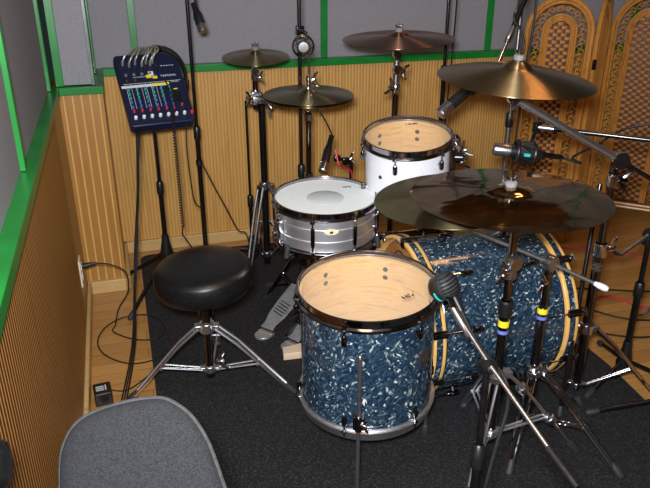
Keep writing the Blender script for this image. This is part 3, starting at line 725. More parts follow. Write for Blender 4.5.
for q in (.22, .62):
    a_ = V((pA[0] + .03, pA[1], .345)); e_ = V((1.306, 1.498, .018)); collar(sA, a_ + (e_ - a_) * q + V((0, 0, .006)), e_ - a_, .019, .026, 'dull_chrome', 'leg_band')
# stand B, boom to the lower ride
pB = (1.195, 1.615)
sB = thing('cymbal_stand', 'boom stand with yellow tape just right of the ride cymbal stand', 'stand', (*pB, 0))
tube_obj('lower_tube', [V((*pB, .06)), V((*pB, .50))], .0155, 'dark_reflection_chrome', sB)
tube_obj('upper_tube', [V((*pB, .50)), V((*pB, .64))], .0125, 'dark_reflection_chrome', sB)
g = G(); g.lathe([(.0158, .482), (.0166, .482), (.0166, .500), (.0158, .500)], basis((*pB, 0), (0, 0, 1)), 20); obj('yellow_tape', g, 'yellow_tape', sB)
g = G(); g.lathe([(.0158, .462), (.0165, .462), (.0165, .473), (.0158, .473)], basis((*pB, 0), (0, 0, 1)), 20); obj('blue_tape', g, 'blue_tape', sB)
kB = V((pB[0], pB[1], .655))
g = G(); g.lathe([(0, -.018), (.024, -.018), (.026, -.012), (.026, .012), (.024, .018), (0, .018)], basis(kB, (.25, -1, 0)), 24); obj('boom_clutch', g, 'dull_chrome', sB)
eB = V((1.315, 1.545, .60)); dB = (kB - eB).normalized(); tipB = V((.875, 1.70, .80))
tube_obj('boom_arm', [eB, kB, tipB], .0060, 'satin_chrome', sB)
g = G(); g.tube([eB + dB * .005, eB - dB * .012, eB - dB * .03, eB - dB * .04], [.006, .010, .011, .008], 12); obj('boom_weight', g, 'white_plastic', sB)
tilter(sB, tipB, V((.885, 1.665, .876)), (0, 0, 1))
cym_top(sB, (.885, 1.665, .876), (-.06, .02, 1), hB)
wing(sB, (pB[0] - .02, pB[1] - .02, .60), (-1, -.4, .2), .034)
double_tripod(sB, pB, [(1.051, 1.47), (1.37, 1.36), (1.31, 1.90)], .27, .09, 'chrome')
# stand R with long boom for the crash
pR = (1.487, 1.752)
sR = thing('boom_cymbal_stand', 'tall chrome stand on the right with a long slanting boom arm', 'stand', (*pR, 0))
tube_obj('lower_tube', [V((*pR, .05)), V((*pR, .60))], .0165, 'dark_reflection_chrome', sR)
tube_obj('upper_tube', [V((*pR, .59)), V((*pR, .885))], .0125, 'dark_reflection_chrome', sR)
collar(sR, (*pR, .60), (0, 0, 1), .024, .05, 'chrome', 'tube_collar')
wing(sR, (pR[0] + .02, pR[1] - .02, .61), (1, -.3, .3), .04)
g = G(); g.lathe([(.0168, .525), (.0174, .525), (.0174, .558), (.0168, .558)], basis((*pR, 0), (0, 0, 1)), 20); lb = obj('gold_label', g, 'screw', sR)
# maker's letters on the gold label
def text_obj(s, size, Mx, m, parent, name, ext=.0003):
    cu = bpy.data.curves.new('t', 'FONT'); cu.body = s; cu.size = size; cu.extrude = ext; cu.align_x = 'CENTER'; cu.align_y = 'CENTER'
    o = bpy.data.objects.new('t', cu); COL.objects.link(o); dg = bpy.context.evaluated_depsgraph_get()
    me = bpy.data.meshes.new_from_object(o.evaluated_get(dg)); bpy.data.objects.remove(o)
    g = G(); g.add([v.co[:] for v in me.vertices], [tuple(p.vertices) for p in me.polygons], 0, Mx)
    return obj(name, g, m, parent, smooth=False)
bl = basis((pR[0] - .0118, pR[1] - .0128, .541), (-.68, -.73, 0), (.73, -.68, 0))
text_obj('DC', .026, bl, 'gold', lb, 'lettering')
collar(sR, (pR[0], pR[1], .845), (0, 0, 1), .020, .045, 'chrome')
wing(sR, (pR[0] + .015, pR[1] - .015, .85), (.9, -.4, -.2), .045, 'dark_reflection_chrome')
kR = V((pR[0], pR[1] - .02, .915))
g = G(); g.lathe([(0, -.018), (.026, -.018), (.029, -.010), (.029, .010), (.026, .018), (0, .018)], basis(kR, (-.4, -1, .2)), 24); obj('boom_clutch', g, 'chrome', sR)
tipR = V((1.118, 1.79, 1.122)); dR = (kR - tipR).normalized()
tube_obj('boom_arm', [tipR, kR + V((0, .0, 0)), kR + dR * .02], [.0115, .0115, .0115], 'satin_chrome', sR)
tube_obj('boom_tail', [kR + dR * .02, kR + dR * .34], .0075, 'black_metal', sR)
g = G(); g.lathe([(0, -.014), (.018, -.014), (.020, -.008), (.020, .008), (.018, .014), (0, .014)], basis(tipR, (-.3, -1, .2)), 20)
g.tube([tipR, V((1.121, 1.797, 1.178))], .0045, 8); obj('tilter', g, 'chrome', sR)
wing(sR, tipR + V((-.005, -.012, -.02)), (-.3, -.6, -.6), .034)
cym_top(sR, (1.121, 1.797, 1.176), (.035, -.06, 1), hC)
double_tripod(sR, pR, [(1.33, 1.90), (1.755, 1.625), (1.62, 1.99)], .30, .06, 'chrome', rod=.0065)
# crash D straight stand
pD = (1.104, 2.665)
sD = thing('cymbal_stand', 'straight chrome stand behind the white rack tom holding the reddish crash', 'stand', (*pD, 0))
tube_obj('lower_tube', [V((*pD, .08)), V((*pD, .99))], .0125, 'dark_reflection_chrome', sD)
tube_obj('upper_tube', [V((*pD, .96)), V((*pD, 1.10))], .0125, 'dull_chrome', sD)
collar(sD, (*pD, .985), (0, 0, 1), .019, .05, 'chrome', 'tube_collar')
wing(sD, (pD[0] - .018, pD[1] - .012, .99), (-1, -.3, .5), .04)
g = G(); g.lathe([(0, -.014), (.018, -.014), (.020, -.008), (.020, .008), (.018, .014), (0, .014)], basis((pD[0], pD[1] - .01, 1.065), (0, -1, 0)), 20); obj('ratchet_disc', g, 'chrome', sD)
wing(sD, (pD[0] + .015, pD[1] - .015, 1.06), (1, -.4, -.2), .036)
tilter(sD, V((pD[0], pD[1], 1.125)), V((1.10, 2.655, 1.165)), (0, 0, 1))
cym_top(sD, (1.105, 2.655, 1.186), (-.03, -.03, 1), hD)
double_tripod(sD, pD, [(.92, 2.82), (1.30, 2.80), (1.08, 2.42)], .32, .11, 'dark_reflection_chrome')
# splash stand
pE = (.627, 3.1)
sE = thing('cymbal_stand', 'chrome tripod stand with a clamp cluster holding the small splash cymbal', 'stand', (*pE, 0))
tube_obj('lower_tube', [V((*pE, .06)), V((*pE, .86))], .0165, 'black_metal', sE)
tube_obj('upper_tube', [V((.60, 3.1, .84)), V((.602, 3.1, 1.0))], .013, 'dark_reflection_chrome', sE)
g = G(); g.box((.615, 3.09, .885), (.075, .05, .04)); g.box((.60, 3.085, .915), (.05, .05, .025)); g.tube([V((.55, 3.075, .90)), V((.68, 3.075, .89))], .009, 10); g.tube([V((.56, 3.08, .87)), V((.655, 3.08, .865))], .008, 10); obj('multi_clamp', g, 'chrome', sE, bevel=.006)
wing(sE, (.655, 3.07, .86), (.5, -.6, -.6), .045, 'dull_chrome'); wing(sE, (.575, 3.07, .90), (-1, -.5, 0), .035)
collar(sE, (.602, 3.1, .985), (0, 0, 1), .018, .03, 'chrome', 'tube_collar'); wing(sE, (.615, 3.085, .985), (1, -.4, .1), .03)
tilter(sE, V((.602, 3.1, 1.01)), V((.608, 3.1, 1.072)), (0, 0, 1)); cym_top(sE, (.608, 3.1, 1.072), (-.03, -.10, 1), hE)
double_tripod(sE, pE, [(.50, 2.98), (.80, 3.0), (.63, 3.36)], .47, .11, 'dull_chrome', rod=.007, gap=.014)
# hi-hat stand
pF = (.722, 2.64)
sF = thing('hi_hat_stand', 'black and chrome hi-hat stand left of the white rack tom', 'stand', (*pF, 0))
tube_obj('lower_tube', [V((*pF, .05)), V((*pF, .66))], .0145, 'dull_chrome', sF)
tube_obj('upper_tube', [V((*pF, .64)), V((*pF, .925))], .011, 'dark_reflection_chrome', sF)
collar(sF, (*pF, .90), (0, 0, 1), .018, .03, 'chrome', 'seat_cup'); collar(sF, (*pF, .655), (0, 0, 1), .018, .03, 'chrome', 'tube_collar')
tube_obj('pull_rod', [V((pF[0], pF[1] - .004, .9)), V((pF[0] + .002, pF[1] - .01, 1.13))], .0035, 'chrome', sF)
g = G(); b = basis((pF[0], pF[1] - .006, .995), (0, 0, 1)); g.lathe([(0, 0), (.011, 0), (.011, .012), (.007, .02), (.008, .05), (.010, .055), (.010, .07), (0, .07)], b, 16); obj('clutch', g, 'chrome', sF)
wing(sF, (pF[0] + .012, pF[1] - .012, 1.05), (1, -.5, .1), .034)
double_tripod(sF, pF, [(.56, 2.82), (.92, 2.72), (.80, 2.42)], .33, .06, 'dark_reflection_chrome')

# ------------------------------------------------------------------ microphones, stands
def mic_stand(label, base, ztop, feet, pole='black_metal', name='microphone_stand', zhub=.09, r=.011, r2=.008, zj=None, top=None):
    t = thing(name, label, 'stand', (base[0], base[1], 0))
    top = V(top) if top else V((base[0], base[1], ztop))
    b0 = V((base[0], base[1], .03)); ax = (top - b0)
    zj = zj or .55; j = b0 + ax * ((zj) / max(.01, ax.z))
    g = G(); g.tube([b0, j], r, 14); obj('lower_tube', g, pole, t)
    g = G(); g.tube([j - ax.normalized() * .01, top], r2, 12); obj('upper_tube', g, pole, t)
    collar(t, j, ax, r + .005, .06, 'black_plastic', 'height_clutch')
    g = G(); g.lathe([(.009, -.06), (.028, -.055), (.030, -.03), (.018, .03), (.016, .06), (.010, .065)], basis((base[0], base[1], zhub + .02), (0, 0, 1)), 18); obj('leg_hub', g, 'black_plastic', t)
    for f in feet:
        f3 = V((f[0], f[1], .018)); g = G(); st = V((base[0], base[1], zhub)) ; d = (f3 - st).normalized()
        g.tube([st + d * .02, f3], .009, 10); lg = obj('leg', g, pole, t); foot_part(lg, f3, d, .013, .05)
    return t
def xcollar(t, p): pass
def stick_mic(label, head, tail, r0, r1, body='black_plastic', tip='silver_mesh', holes=True, cat='microphone', collar_m=None):
    """a slim body from head to tail; the head end is the grille"""
    h = V(head); q = V(tail); L = (q - h).length; n = (q - h).normalized(); b = basis(h, n)
    t = thing('microphone', label, cat, h)
    g = G(); g.lathe([(0, 0), (r0 * .8, .0), (r0, r0 * .25), (r0, L * .22), (r0 * .96, L * .24)], b, 20); obj('grille', g, tip, t)
    g = G(); g.lathe([(r0 * .96, L * .24), (r0, L * .27), (r0 * .98, L * .6), (r1, L * .75), (r1, L), (0, L)], b, 20); obj('body', g, body, t)
    return t, b, L

# tall stand on the left with the small microphone hanging at its top
t = mic_stand('tall black microphone stand beside the mixer, leaning mic at its top', (.325, 3.1), 1.62, [(.16, 3.2), (.47, 3.2), (.30, 2.90)], zj=.72)
g = G(); g.tube([V((.325, 3.1, .6)), V((.325, 3.1, .62))], .016, 10); obj('cable_clip', g, 'black_plastic', t)
tube_obj('boom_arm', [V((.325, 3.09, 1.60)), V((.35, 3.02, 1.33)), V((.352, 3.0, 1.275))], .006, 'black_metal', t)
g = G(); g.lathe([(0, -.02), (.014, -.02), (.014, .02), (0, .02)], basis((.353, 2.995, 1.26), (.2, -1, .4)), 12); obj('mic_clip', g, 'black_plastic', t)
stick_mic('small black microphone hanging nose down at the top of the left stand', (.366, 2.95, 1.205), (.343, 3.02, 1.31), .0195, .013)
# stand in the middle with the round microphone in a ring mount
t = mic_stand('black microphone stand behind the hi-hat holding the ring-mounted mic', (.727, 2.78), 1.62, [(.60, 2.93), (.88, 2.9), (.72, 2.60)], zj=.60)
g = G(); pm = V((.705, 2.64, 1.175)); g.tube([V((.725, 2.77, 1.22)), V((.72, 2.72, 1.225)), pm + V((.02, .03, .045))], .006, 8); g.box((.725, 2.765, 1.22), (.03, .03, .035)); obj('mic_arm', g, 'black_metal', t, bevel=.003)
m_ = thing('microphone', 'round silver microphone in a wire ring mount above the hi-hat', 'microphone', pm)
nrm_ = (V((0, 0, 1.55)) - pm).normalized(); b = basis(pm, (nrm_ + V((.05, 0, -.2))).normalized(), (0, 0, 1))
g = G()
for z in (-.012, .012): g.torus(b @ Matrix.Translation((0, 0, z)), .040, .0028, 40, 8)
for k in range(4):
    a = rad(45 + 90 * k); g.tube([b @ V((.04 * math.cos(a), .04 * math.sin(a), -.012)), b @ V((.026 * math.cos(a + .4), .026 * math.sin(a + .4), 0)), b @ V((.04 * math.cos(a + .8), .04 * math.sin(a + .8), .012))], .0018, 6)
obj('shock_mount', g, 'dark_reflection_chrome', m_)
g = G(); g.lathe([(0, .018), (.018, .017), (.025, .010), (.026, 0), (.026, -.03), (.02, -.04), (0, -.04)], b, 28); obj('capsule_body', g, 'dull_chrome', m_)
g = G(); g.lathe([(0, .0188), (.019, .0178), (.022, .0135)], b @ Matrix.Translation((.0, 0, .0005)), 28); obj('grille', g, 'silver_mesh', m_)
# far stand right of the reddish crash
mic_stand('tall black microphone stand at the back wall right of the reddish crash', (1.485, 3.0), 1.62, [(1.36, 3.15), (1.63, 3.12), (1.48, 2.80)], zj=.95)
g = G(); g.tube(smooth_path([(1.50, 2.985, 1.60), (1.515, 2.98, 1.3), (1.508, 2.985, .9), (1.497, 2.985, .5), (1.50, 2.96, .03)]), .004, 6)
tag(obj('cable', g, 'cable'), 'thin black cable hanging along the far stand by the back wall', 'cable')
# stand behind bass drum with the boom to the white tom mic
kS = V((1.500, 2.42, 1.372))
t = mic_stand('chrome-topped microphone stand before the rattan screen, boom reaching down left', (1.515, 2.44), 1.38, [(1.37, 2.56), (1.66, 2.53), (1.53, 2.24)], zj=.85, pole='dull_chrome')
g = G(); g.lathe([(0, -.02), (.018, -.02), (.02, -.012), (.02, .012), (.018, .02), (0, .02)], basis(kS + V((0, -.012, 0)), (0, -1, 0)), 18); obj('boom_clutch', g, 'black_plastic', t)
mB = V((1.155, 2.16, 1.072)); b1 = V((1.253, 2.127, 1.163))
dd = (V((1.357, 2.17, 1.366)) - b1)
tube_obj('boom_arm', [b1 - dd.normalized() * .06, b1, b1 + dd * .55], .0075, 'chrome', t)
tube_obj('boom_sleeve', [b1 + dd * .54, b1 + dd * .99, kS + V((0, -.03, .01)), kS + V((.02, .03, .12))], .009, 'black_metal', t)
g = G(); g.lathe([(0, 0), (.012, .004), (.015, .02), (.012, .04), (.009, .06)], basis(b1 + dd * .32, dd), 14); obj('boom_collar', g, 'chrome', t)
g = G(); g.tube([b1 - dd.normalized() * .05, mB + V((.02, 0, -.01))], .012, 10); obj('mic_clip', g, 'black_plastic', t)
stick_mic('black microphone pointing down at the white rack tom from a boom', (1.045, 2.12, 1.005), (1.215, 2.165, 1.110), .021, .0165)
g = G(); g.tube(smooth_path([(1.215, 2.165, 1.11), (1.24, 2.13, 1.145), (1.31, 2.12, 1.165), (1.35, 2.13, 1.21), (1.335, 2.14, 1.27), (1.31, 2.15, 1.31), (1.33, 2.16, 1.36), (1.45, 2.35, 1.5)]), .0042, 8)
tag(obj('microphone_cable', g, 'cable'), 'black cable looping up the boom from the mic over the white tom', 'cable')
g = G(); g.tube(smooth_path([(1.575, 2.46, 1.55), (1.590, 2.46, 1.3), (1.575, 2.46, 1.05), (1.565, 2.46, .6), (1.60, 2.50, .012)]), .0045, 8)
tag(obj('microphone_cable', g, 'cable'), 'black cable hanging straight down before the first rattan screen panel', 'cable')
# off-frame stand on the right with the horizontal boom
t = mic_stand('black microphone stand at the right frame edge with a level boom arm', (1.93, 1.50), .95, [(1.477, 1.643), (2.1, 1.75), (1.98, 1.22)], zj=.6, zhub=.13)
kH = V((1.93, 1.50, .955)); eH = V((1.352, 2.0, .968)); 
tube_obj('boom_arm', [eH + (kH - eH).normalized() * .05, kH, kH + (kH - eH).normalized() * .2], .0088, 'black_metal', t)
tube_obj('boom_tip', [eH, eH + (kH - eH).normalized() * .055], .0115, 'dull_chrome', t)
g = G(); g.box(eH, (.024, .024, .04)); g.tube([eH, V((1.318, 1.97, .93))], .007, 8); obj('mic_joint', g, 'black_metal', t, bevel=.003)
mc = V((1.268, 1.93, .905))
m_ = thing('microphone', 'black microphone in a shock mount above the back of the ride cymbal', 'microphone', mc)
ax = V((-1, .12, .25)).normalized(); ax = V((-.93, .30, .12)).normalized(); b = basis(mc, ax, (0, 0, 1))
g = G(); g.lathe([(0, .105), (.018, .104), (.021, .098), (.021, .055), (.0215, .05)], b, 24); g.torus(b @ Matrix.Translation((0, 0, .055)), .0215, .002, 24, 6); obj('grille', g, 'silver_mesh', m_)
g = G(); g.lathe([(.021, .05), (.022, .03), (.022, -.03), (.018, -.05), (.012, -.06), (0, -.06)], b, 24); obj('body', g, 'black_plastic', m_)
g = G()
for z in (.028, -.028): g.torus(b @ Matrix.Translation((0, 0, z)), .036, .006, 30, 8)
for k in range(8):
    a = 2 * PI * k / 8; g.tube([b @ V((.036 * math.cos(a), .036 * math.sin(a), -.028)), b @ V((.034 * math.cos(a + .4), .034 * math.sin(a + .4), 0)), b @ V((.036 * math.cos(a + .8), .036 * math.sin(a + .8), .028))], .005, 6)
g.lathe([(.034, -.028), (.034, .028)], b, 30)
obj('shock_mount', g, 'black_plastic', m_)
g = G(); g.box((.002, -.0365, 0), (.010, .004, .02), b); obj('teal_mark', g, 'teal', m_)
g = G(); g.lathe([(0, -.13), (.006, -.13), (.009, -.12), (.009, -.075), (.012, -.07), (.012, -.05), (0, -.05)], b, 14); obj('plug', g, 'black_metal', m_)
e0 = b @ V((0, 0, -.128))
g = G(); g.tube(smooth_path([e0, e0 + V((.06, -.02, -.02)), (1.46, 1.93, .872), (1.56, 1.95, .90), (1.70, 1.95, .955), (1.88, 1.8, .99), (1.95, 1.52, .93)]), .0045, 8)
tag(obj('microphone_cable', g, 'cable'), 'black cable curving right from the shock-mounted mic below the level boom', 'cable')

# stand M, right side with upward boom
t = mic_stand('black microphone stand on bare floor at far right, boom rising right', (1.728, 1.80), .60, [(1.535, 1.735), (1.90, 1.70), (1.80, 2.02)], zj=.36, r=.0125, r2=.0095)
kM = V((1.728, 1.795, .605)); e1 = V((1.60, 1.78, .555)); e2 = V((1.86, 1.80, .72))
g = G(); g.lathe([(0, -.024), (.020, -.024), (.022, -.015), (.022, .015), (.020, .024), (0, .024)], basis(kM, (0, -1, 0)), 18); g.box((kM.x, kM.y, kM.z - .02), (.05, .03, .03)); obj('boom_clutch', g, 'black_plastic', t, bevel=.003)
tube_obj('boom_arm', [e1, kM + V((0, 0, .012)), e2, e2 + (e2 - e1) * .8], .0075, 'dull_chrome', t)
tube_obj('boom_sleeve', [e2 - (e2 - e1) * .15, e2 + (e2 - e1) * .3], .0125, 'black_plastic', t)
g = G(); g.tube(smooth_path([(1.74, 1.78, .63), (1.80, 1.77, .64), (1.84, 1.78, .56), (1.83, 1.78, .42), (1.78, 1.79, .3), (1.745, 1.80, .28)]), .0045, 8)
tag(obj('microphone_cable', g, 'cable'), 'black cable looping beside the far right microphone stand pole', 'cable')
# dark boom leaning across stand R
g = G(); g.tube([V((1.36, 1.66, .06)), V((1.515, 1.84, .80))], .0075, 10)
t = thing('support_rod', 'thin black rod leaning beside the tall boom cymbal stand', 'rod', (1.36, 1.66, .06)); obj('tube', g, 'black_metal', t)
foot_part(t, (1.36, 1.66, .03), (-.15, -.2, -.8), .011, .04)

# floor tom mic and its stand
kT = V((.752, 1.19, .64)); 
t = mic_stand('short microphone stand in front of the floor tom with a chrome boom', (.655, 1.03), .64, [(.76, 1.44), (.52, .93), (.85, .86)], zj=.40, top=kT, r=.0105, r2=.0085)
g = G(); g.lathe([(0, -.018), (.016, -.018), (.018, -.01), (.018, .01), (.016, .018), (0, .018)], basis(kT, (.3, -1, .4)), 18); obj('boom_clutch', g, 'black_plastic', t)
mT = V((.728, 1.335, .722)); eT = V((.775, .93, .575))
tube_obj('boom_arm', [mT, kT + V((.0, .0, .012)), eT], .0050, 'satin_chrome', t)
tube_obj('boom_socket', [mT, mT + (kT - mT) * .22, mT + (kT - mT) * .5], [.009, .010, .0055], 'satin_chrome', t)
tube_obj('boom_grip', [eT + (kT - eT) * .12, eT - (kT - eT) * .25], .009, 'black_plastic', t)
hc = V((.738, 1.395, .752))
m_ = thing('microphone', 'egg-shaped black ribbed microphone over the rim of the floor tom', 'microphone', hc)
ax = V((.45, -.45, .55)).normalized(); ax2 = V((-.55, .55, -.45)).normalized()
b = basis(hc, ax2, (0, 0, 1))
g = G(); g.ball(hc, .036, 24, 0, (1, 1, .82), b.to_3x3().to_4x4()); obj('body', g, 'rubber', m_)
g = G()
for k in range(-3, 4):
    x = k * .009; rr = math.sqrt(max(0, .0365 ** 2 - x * x)); pts = []
    for q in range(11):
        a = PI + PI * q / 10
        pts.append(b @ V((x, rr * math.cos(a), .82 * rr * math.sin(a))))
    g.tube(pts, .0022, 6)
obj('cooling_rib', g, 'black_plastic', m_)
g = G(); g.lathe([(0, .044), (.022, .042), (.030, .034), (.0335, .018), (.0345, .010)], b, 24); obj('grille', g, 'dull_chrome', m_)
g = G(); g.tube([b @ V((.0325 * math.cos(rad(q)), .0325 * math.sin(rad(q)), .024)) for q in range(150, 271, 12)], .0022, 6); obj('teal_band', g, 'teal', m_)
g = G(); g.tube([hc + V((.012, -.02, -.022)), hc + V((.02, -.05, -.05))], [.012, .010], 12); obj('connector', g, 'black_plastic', m_)
g = G(); g.tube([mT + V((0, -.005, 0)), mT + V((.004, .02, .012)), hc + V((-.004, -.01, -.028))], .008, 10); obj('mic_clip', g, 'black_metal', t)
c0 = hc + V((.02, -.05, -.05))
g = G(); g.tube(smooth_path([c0, c0 + V((.018, -.06, -.06)), (.80, 1.19, .60), (.80, 1.16, .54), (.762, 1.13, .45), (.715, 1.09, .33), (.69, 1.06, .2), (.68, 1.03, .03)]), .0048, 8)
tag(obj('microphone_cable', g, 'cable'), 'black cable hanging from the egg-shaped mic down its stand', 'cable')

# snare mic, from behind the snare
t = mic_stand('low black stand between snare and white tom holding the snare mic', (.90, 2.62), .72, [(.80, 2.78), (1.02, 2.74), (.88, 2.50)], zj=.5)
tube_obj('boom_arm', [V((.90, 2.62, .72)), V((.86, 2.55, .735)), V((.79, 2.49, .765))], .006, 'black_metal', t)
g = G(); g.box((.845, 2.53, .738), (.03, .025, .03)); g.box((.80, 2.50, .762), (.028, .022, .026)); obj('mic_clip', g, 'dark_reflection_chrome', t, bevel=.006)
wing(t, (.862, 2.53, .745), (1, -.5, .3), .03)
stick_mic('slim black microphone aimed at the snare head from behind', (.715, 2.42, .738), (.795, 2.56, .835), .0165, .011)
g = G(); g.tube(smooth_path([(.79, 2.49, .80), (.80, 2.47, .74), (.84, 2.5, .715), (.87, 2.52, .68), (.89, 2.55, .5), (.90, 2.58, .012)]), .0032, 8)
tag(obj('microphone_cable', g, 'red_cable'), 'thin red cable by the snare mic clip', 'cable')
g = G(); g.tube(smooth_path([(.755, 2.75, 1.12), (.765, 2.72, .95), (.80, 2.68, .88), (.80, 2.57, .84)]), .003, 6)
tag(obj('microphone_cable', g, 'cable'), 'thin black cable dropping behind the hi-hat to the snare mic', 'cable')
# spare thin pole left of the splash stand
t = mic_stand('thin black stand with a rubber grip just left of the splash stand', (.572, 3.20), .86, [(.52, 3.40), (.72, 3.34), (.46, 3.12)], zj=.33, r=.0095, r2=.006)

# ------------------------------------------------------------------ mixer
TL = V((.007, 3.155, 1.096)); TR = V((.283, 3.188, 1.100)); BL = V((.037, 2.864, .854))
ux = (TR - TL).normalized(); uy = (TL - BL); uy = (uy - ux * uy.dot(ux)).normalized(); uz = ux.cross(uy)
WX = .268; HY = (TL - BL).length
MO = BL + ux * 0; Mx = Matrix((ux, uy, uz)).transposed().to_4x4(); Mx.translation = MO
mixer = thing('mixing_console', 'navy blue audio mixer with rows of small knobs on a black stand', 'mixer', MO)
g = G(); out = [(.0, .01), (.01, 0), (WX - .015, 0), (WX, .015), (WX + .004, HY * .55)] + [(WX + .004 - .055 * (1 - math.cos(a)), HY * .72 + HY * .27 * math.sin(a)) for a in (rad(20), rad(40), rad(60), rad(78))] + [(WX - .075, HY), (.01, HY), (0, HY - .01)]
g.prism(out, -.045, 0, Mx); obj('case', g, 'blue_case', mixer, bevel=.005)
g = G(); g.box((WX * .37, HY * .535, .0015), (WX * .72, .012, .002), Mx); obj('scribble_strip', g, 'white_print', mixer)
cols = [.028 + .0335 * k for k in range(7)]
def knob(x, y, m, r=.006, h=.012):
    g = G(); g.lathe([(r * .55, 0), (r, .001), (r * .85, h), (0, h + .0005)], Mx @ Matrix.Translation((x, y, 0)), 12); obj('knob', g, m, mixer)
rows = [(.475, 'knob_teal'), (.42, 'knob_teal'), (.365, 'knob_teal'), (.31, 'knob_blue'), (.245, 'knob_blue')]
for fy, m in rows:
    for x in cols[:6]: knob(x, HY * fy, m, .0052)
for x in cols[:6]: knob(x, HY * .19, 'knob_red', .0052)
for x in cols: knob(x, HY * .105, 'knob_white', .0075)
knob(cols[6] + .032, HY * .105, 'knob_red', .0075); knob(cols[6], HY * .22, 'knob_red', .005)
for x in cols[:4]: knob(x + .005, HY * .70, 'jack', .007, .006)
for x in cols[:2]: knob(x + .004, HY * .62, 'gold', .006, .004)
g = G()
for k in range(8):
    x = .022 + k * .0205; g.box((x, HY * .40, .0008), (.0012, HY * .34, .001), Mx)
for k in range(6): g.box((.11, HY * (.66 + .008 * (k % 2)), .0008), (.10, .0012, .001), Mx)
g.box((WX * .5, HY * .545 + .012, .0008), (WX * .9, .0012, .001), Mx)
for k in range(5): g.box((.19 + .012 * k, HY * .8, .0008), (.008, .0025, .001), Mx)
obj('printed_lines', g, 'white_print', mixer, smooth=False)
text_obj('YAMAHA', .016, Mx @ Matrix.Translation((.208, HY * .655, .0006)), 'white_print', mixer, 'lettering')
text_obj('MG10/2', .010, Mx @ Matrix.Translation((.228, HY * .56, .0006)), 'white_print', mixer, 'lettering')
g = G(); g.box((.222, HY * .35, .0015), (.035, .055, .002), Mx); obj('level_meter', g, 'black_plastic', mixer)
g = G(); g.box((.222, HY * .455, .0012), (.016, .004, .002), Mx); obj('meter_light', g, 'yellow_tape', mixer)
for (x, y, w1, h1) in ((.125, .66, .022, .016), (.150, .64, .020, .012)):
    g = G(); g.box((x + .0, HY * y, .002), (w1, h1, .0015), Mx); obj('tape_note', g, 'yellow_tape', mixer)
g = G(); g.box((.137, HY * .70, .0018), (.022, .022, .0015), Mx); obj('tape_note', g, 'white_print', mixer)
for x in (.145, .185):
    g = G(); g.box((x, HY * .538, .0032), (.032, .011, .0012), Mx); obj('tape_note', g, 'yellow_tape', mixer)
# jacks along the top with their leads
xs = [.03, .055, .082, .108, .128, .143, .155, .168]
for i, x in enumerate(xs):
    g = G(); a0 = (x, HY * (.84 - .03 * (i % 2)), 0)
    g.lathe([(.0065, 0), (.0065, .006), (0, .006)], Mx @ Matrix.Translation(a0), 12); obj('jack_socket', g, 'screw', mixer)
for i, x in enumerate(xs[:7]):
    y0 = HY * (.84 - .03 * (i % 2)); g = G()
    g.tube([Mx @ V((x, y0, .004)), Mx @ V((x, y0 + .002, .022)), Mx @ V((x + .002, y0 + .006, .034))], [.0055, .0055, .003], 8)
    p = [Mx @ V((x, y0, .028)), Mx @ V((x + .010, y0 + .012, .045)), Mx @ V((x + .030, y0 + .030 + .006 * (i % 3), .050)), Mx @ V((x * .7 + .075, HY - .002, .042)), Mx @ V((x * .5 + .095, HY + .022, .0)), Mx @ V((x * .5 + .09, HY + .01, -.06)), Mx @ V((.12 + x * .2, HY - .05, -.10))]
    g.tube(smooth_path(p), .0036, 6, 0)
    c = tag(obj('audio_cable', g, 'jack'), 'pale jack cable plugged into the top edge of the navy mixer', 'cable', 'jack cables along the mixer top')
# stand of the mixer
xs_, ys_ = .115, 2.99
t = mic_stand('black tripod stand carrying the navy blue mixer', (xs_ + .02, ys_ + .04), .86, [(-.055, 2.815), (-.05, 3.25), (.32, 2.99)], zj=.5, zhub=.22)
g = G(); q = Mx @ V((WX * .45, HY * .42, -.052)); g.box((WX * .45, HY * .42, -.049), (.18, .2, .006), Mx); g.tube([q, V((xs_ + .02, ys_ + .04, .83))], .012, 10); obj('support_plate', g, 'black_metal', t, bevel=.002)
# headphones hanging on the mixer's right shoulder
hp = V((.205, 3.25, .985)); hpm = thing('headphones', 'black headphones hanging on the right corner of the navy mixer', 'headphones', hp)
b = basis(hp, V((.10, -.85, .5)).normalized(), (1, 0, 0))
pts = [b @ V((.105 * math.cos(a), .125 * math.sin(a), 0)) for a in [rad(-30 + 13 * k) for k in range(11)]]
g = G(); g.tube(pts, .009, 8); g.tube([p + V((0, -.008, .012)) for p in pts[1:-1]], .007, 8); g.tube([p + V((0, .010, -.012)) for p in pts[1:-1]], .007, 8); obj('headband', g, 'black_plastic', hpm)
for e in (pts[0], pts[-1]):
    g = G(); g.lathe([(0, -.018), (.022, -.016), (.028, -.006), (.028, .010), (.02, .016), (0, .016)], basis(e, (e - hp).normalized()), 20); obj('ear_cup', g, 'leather', hpm)
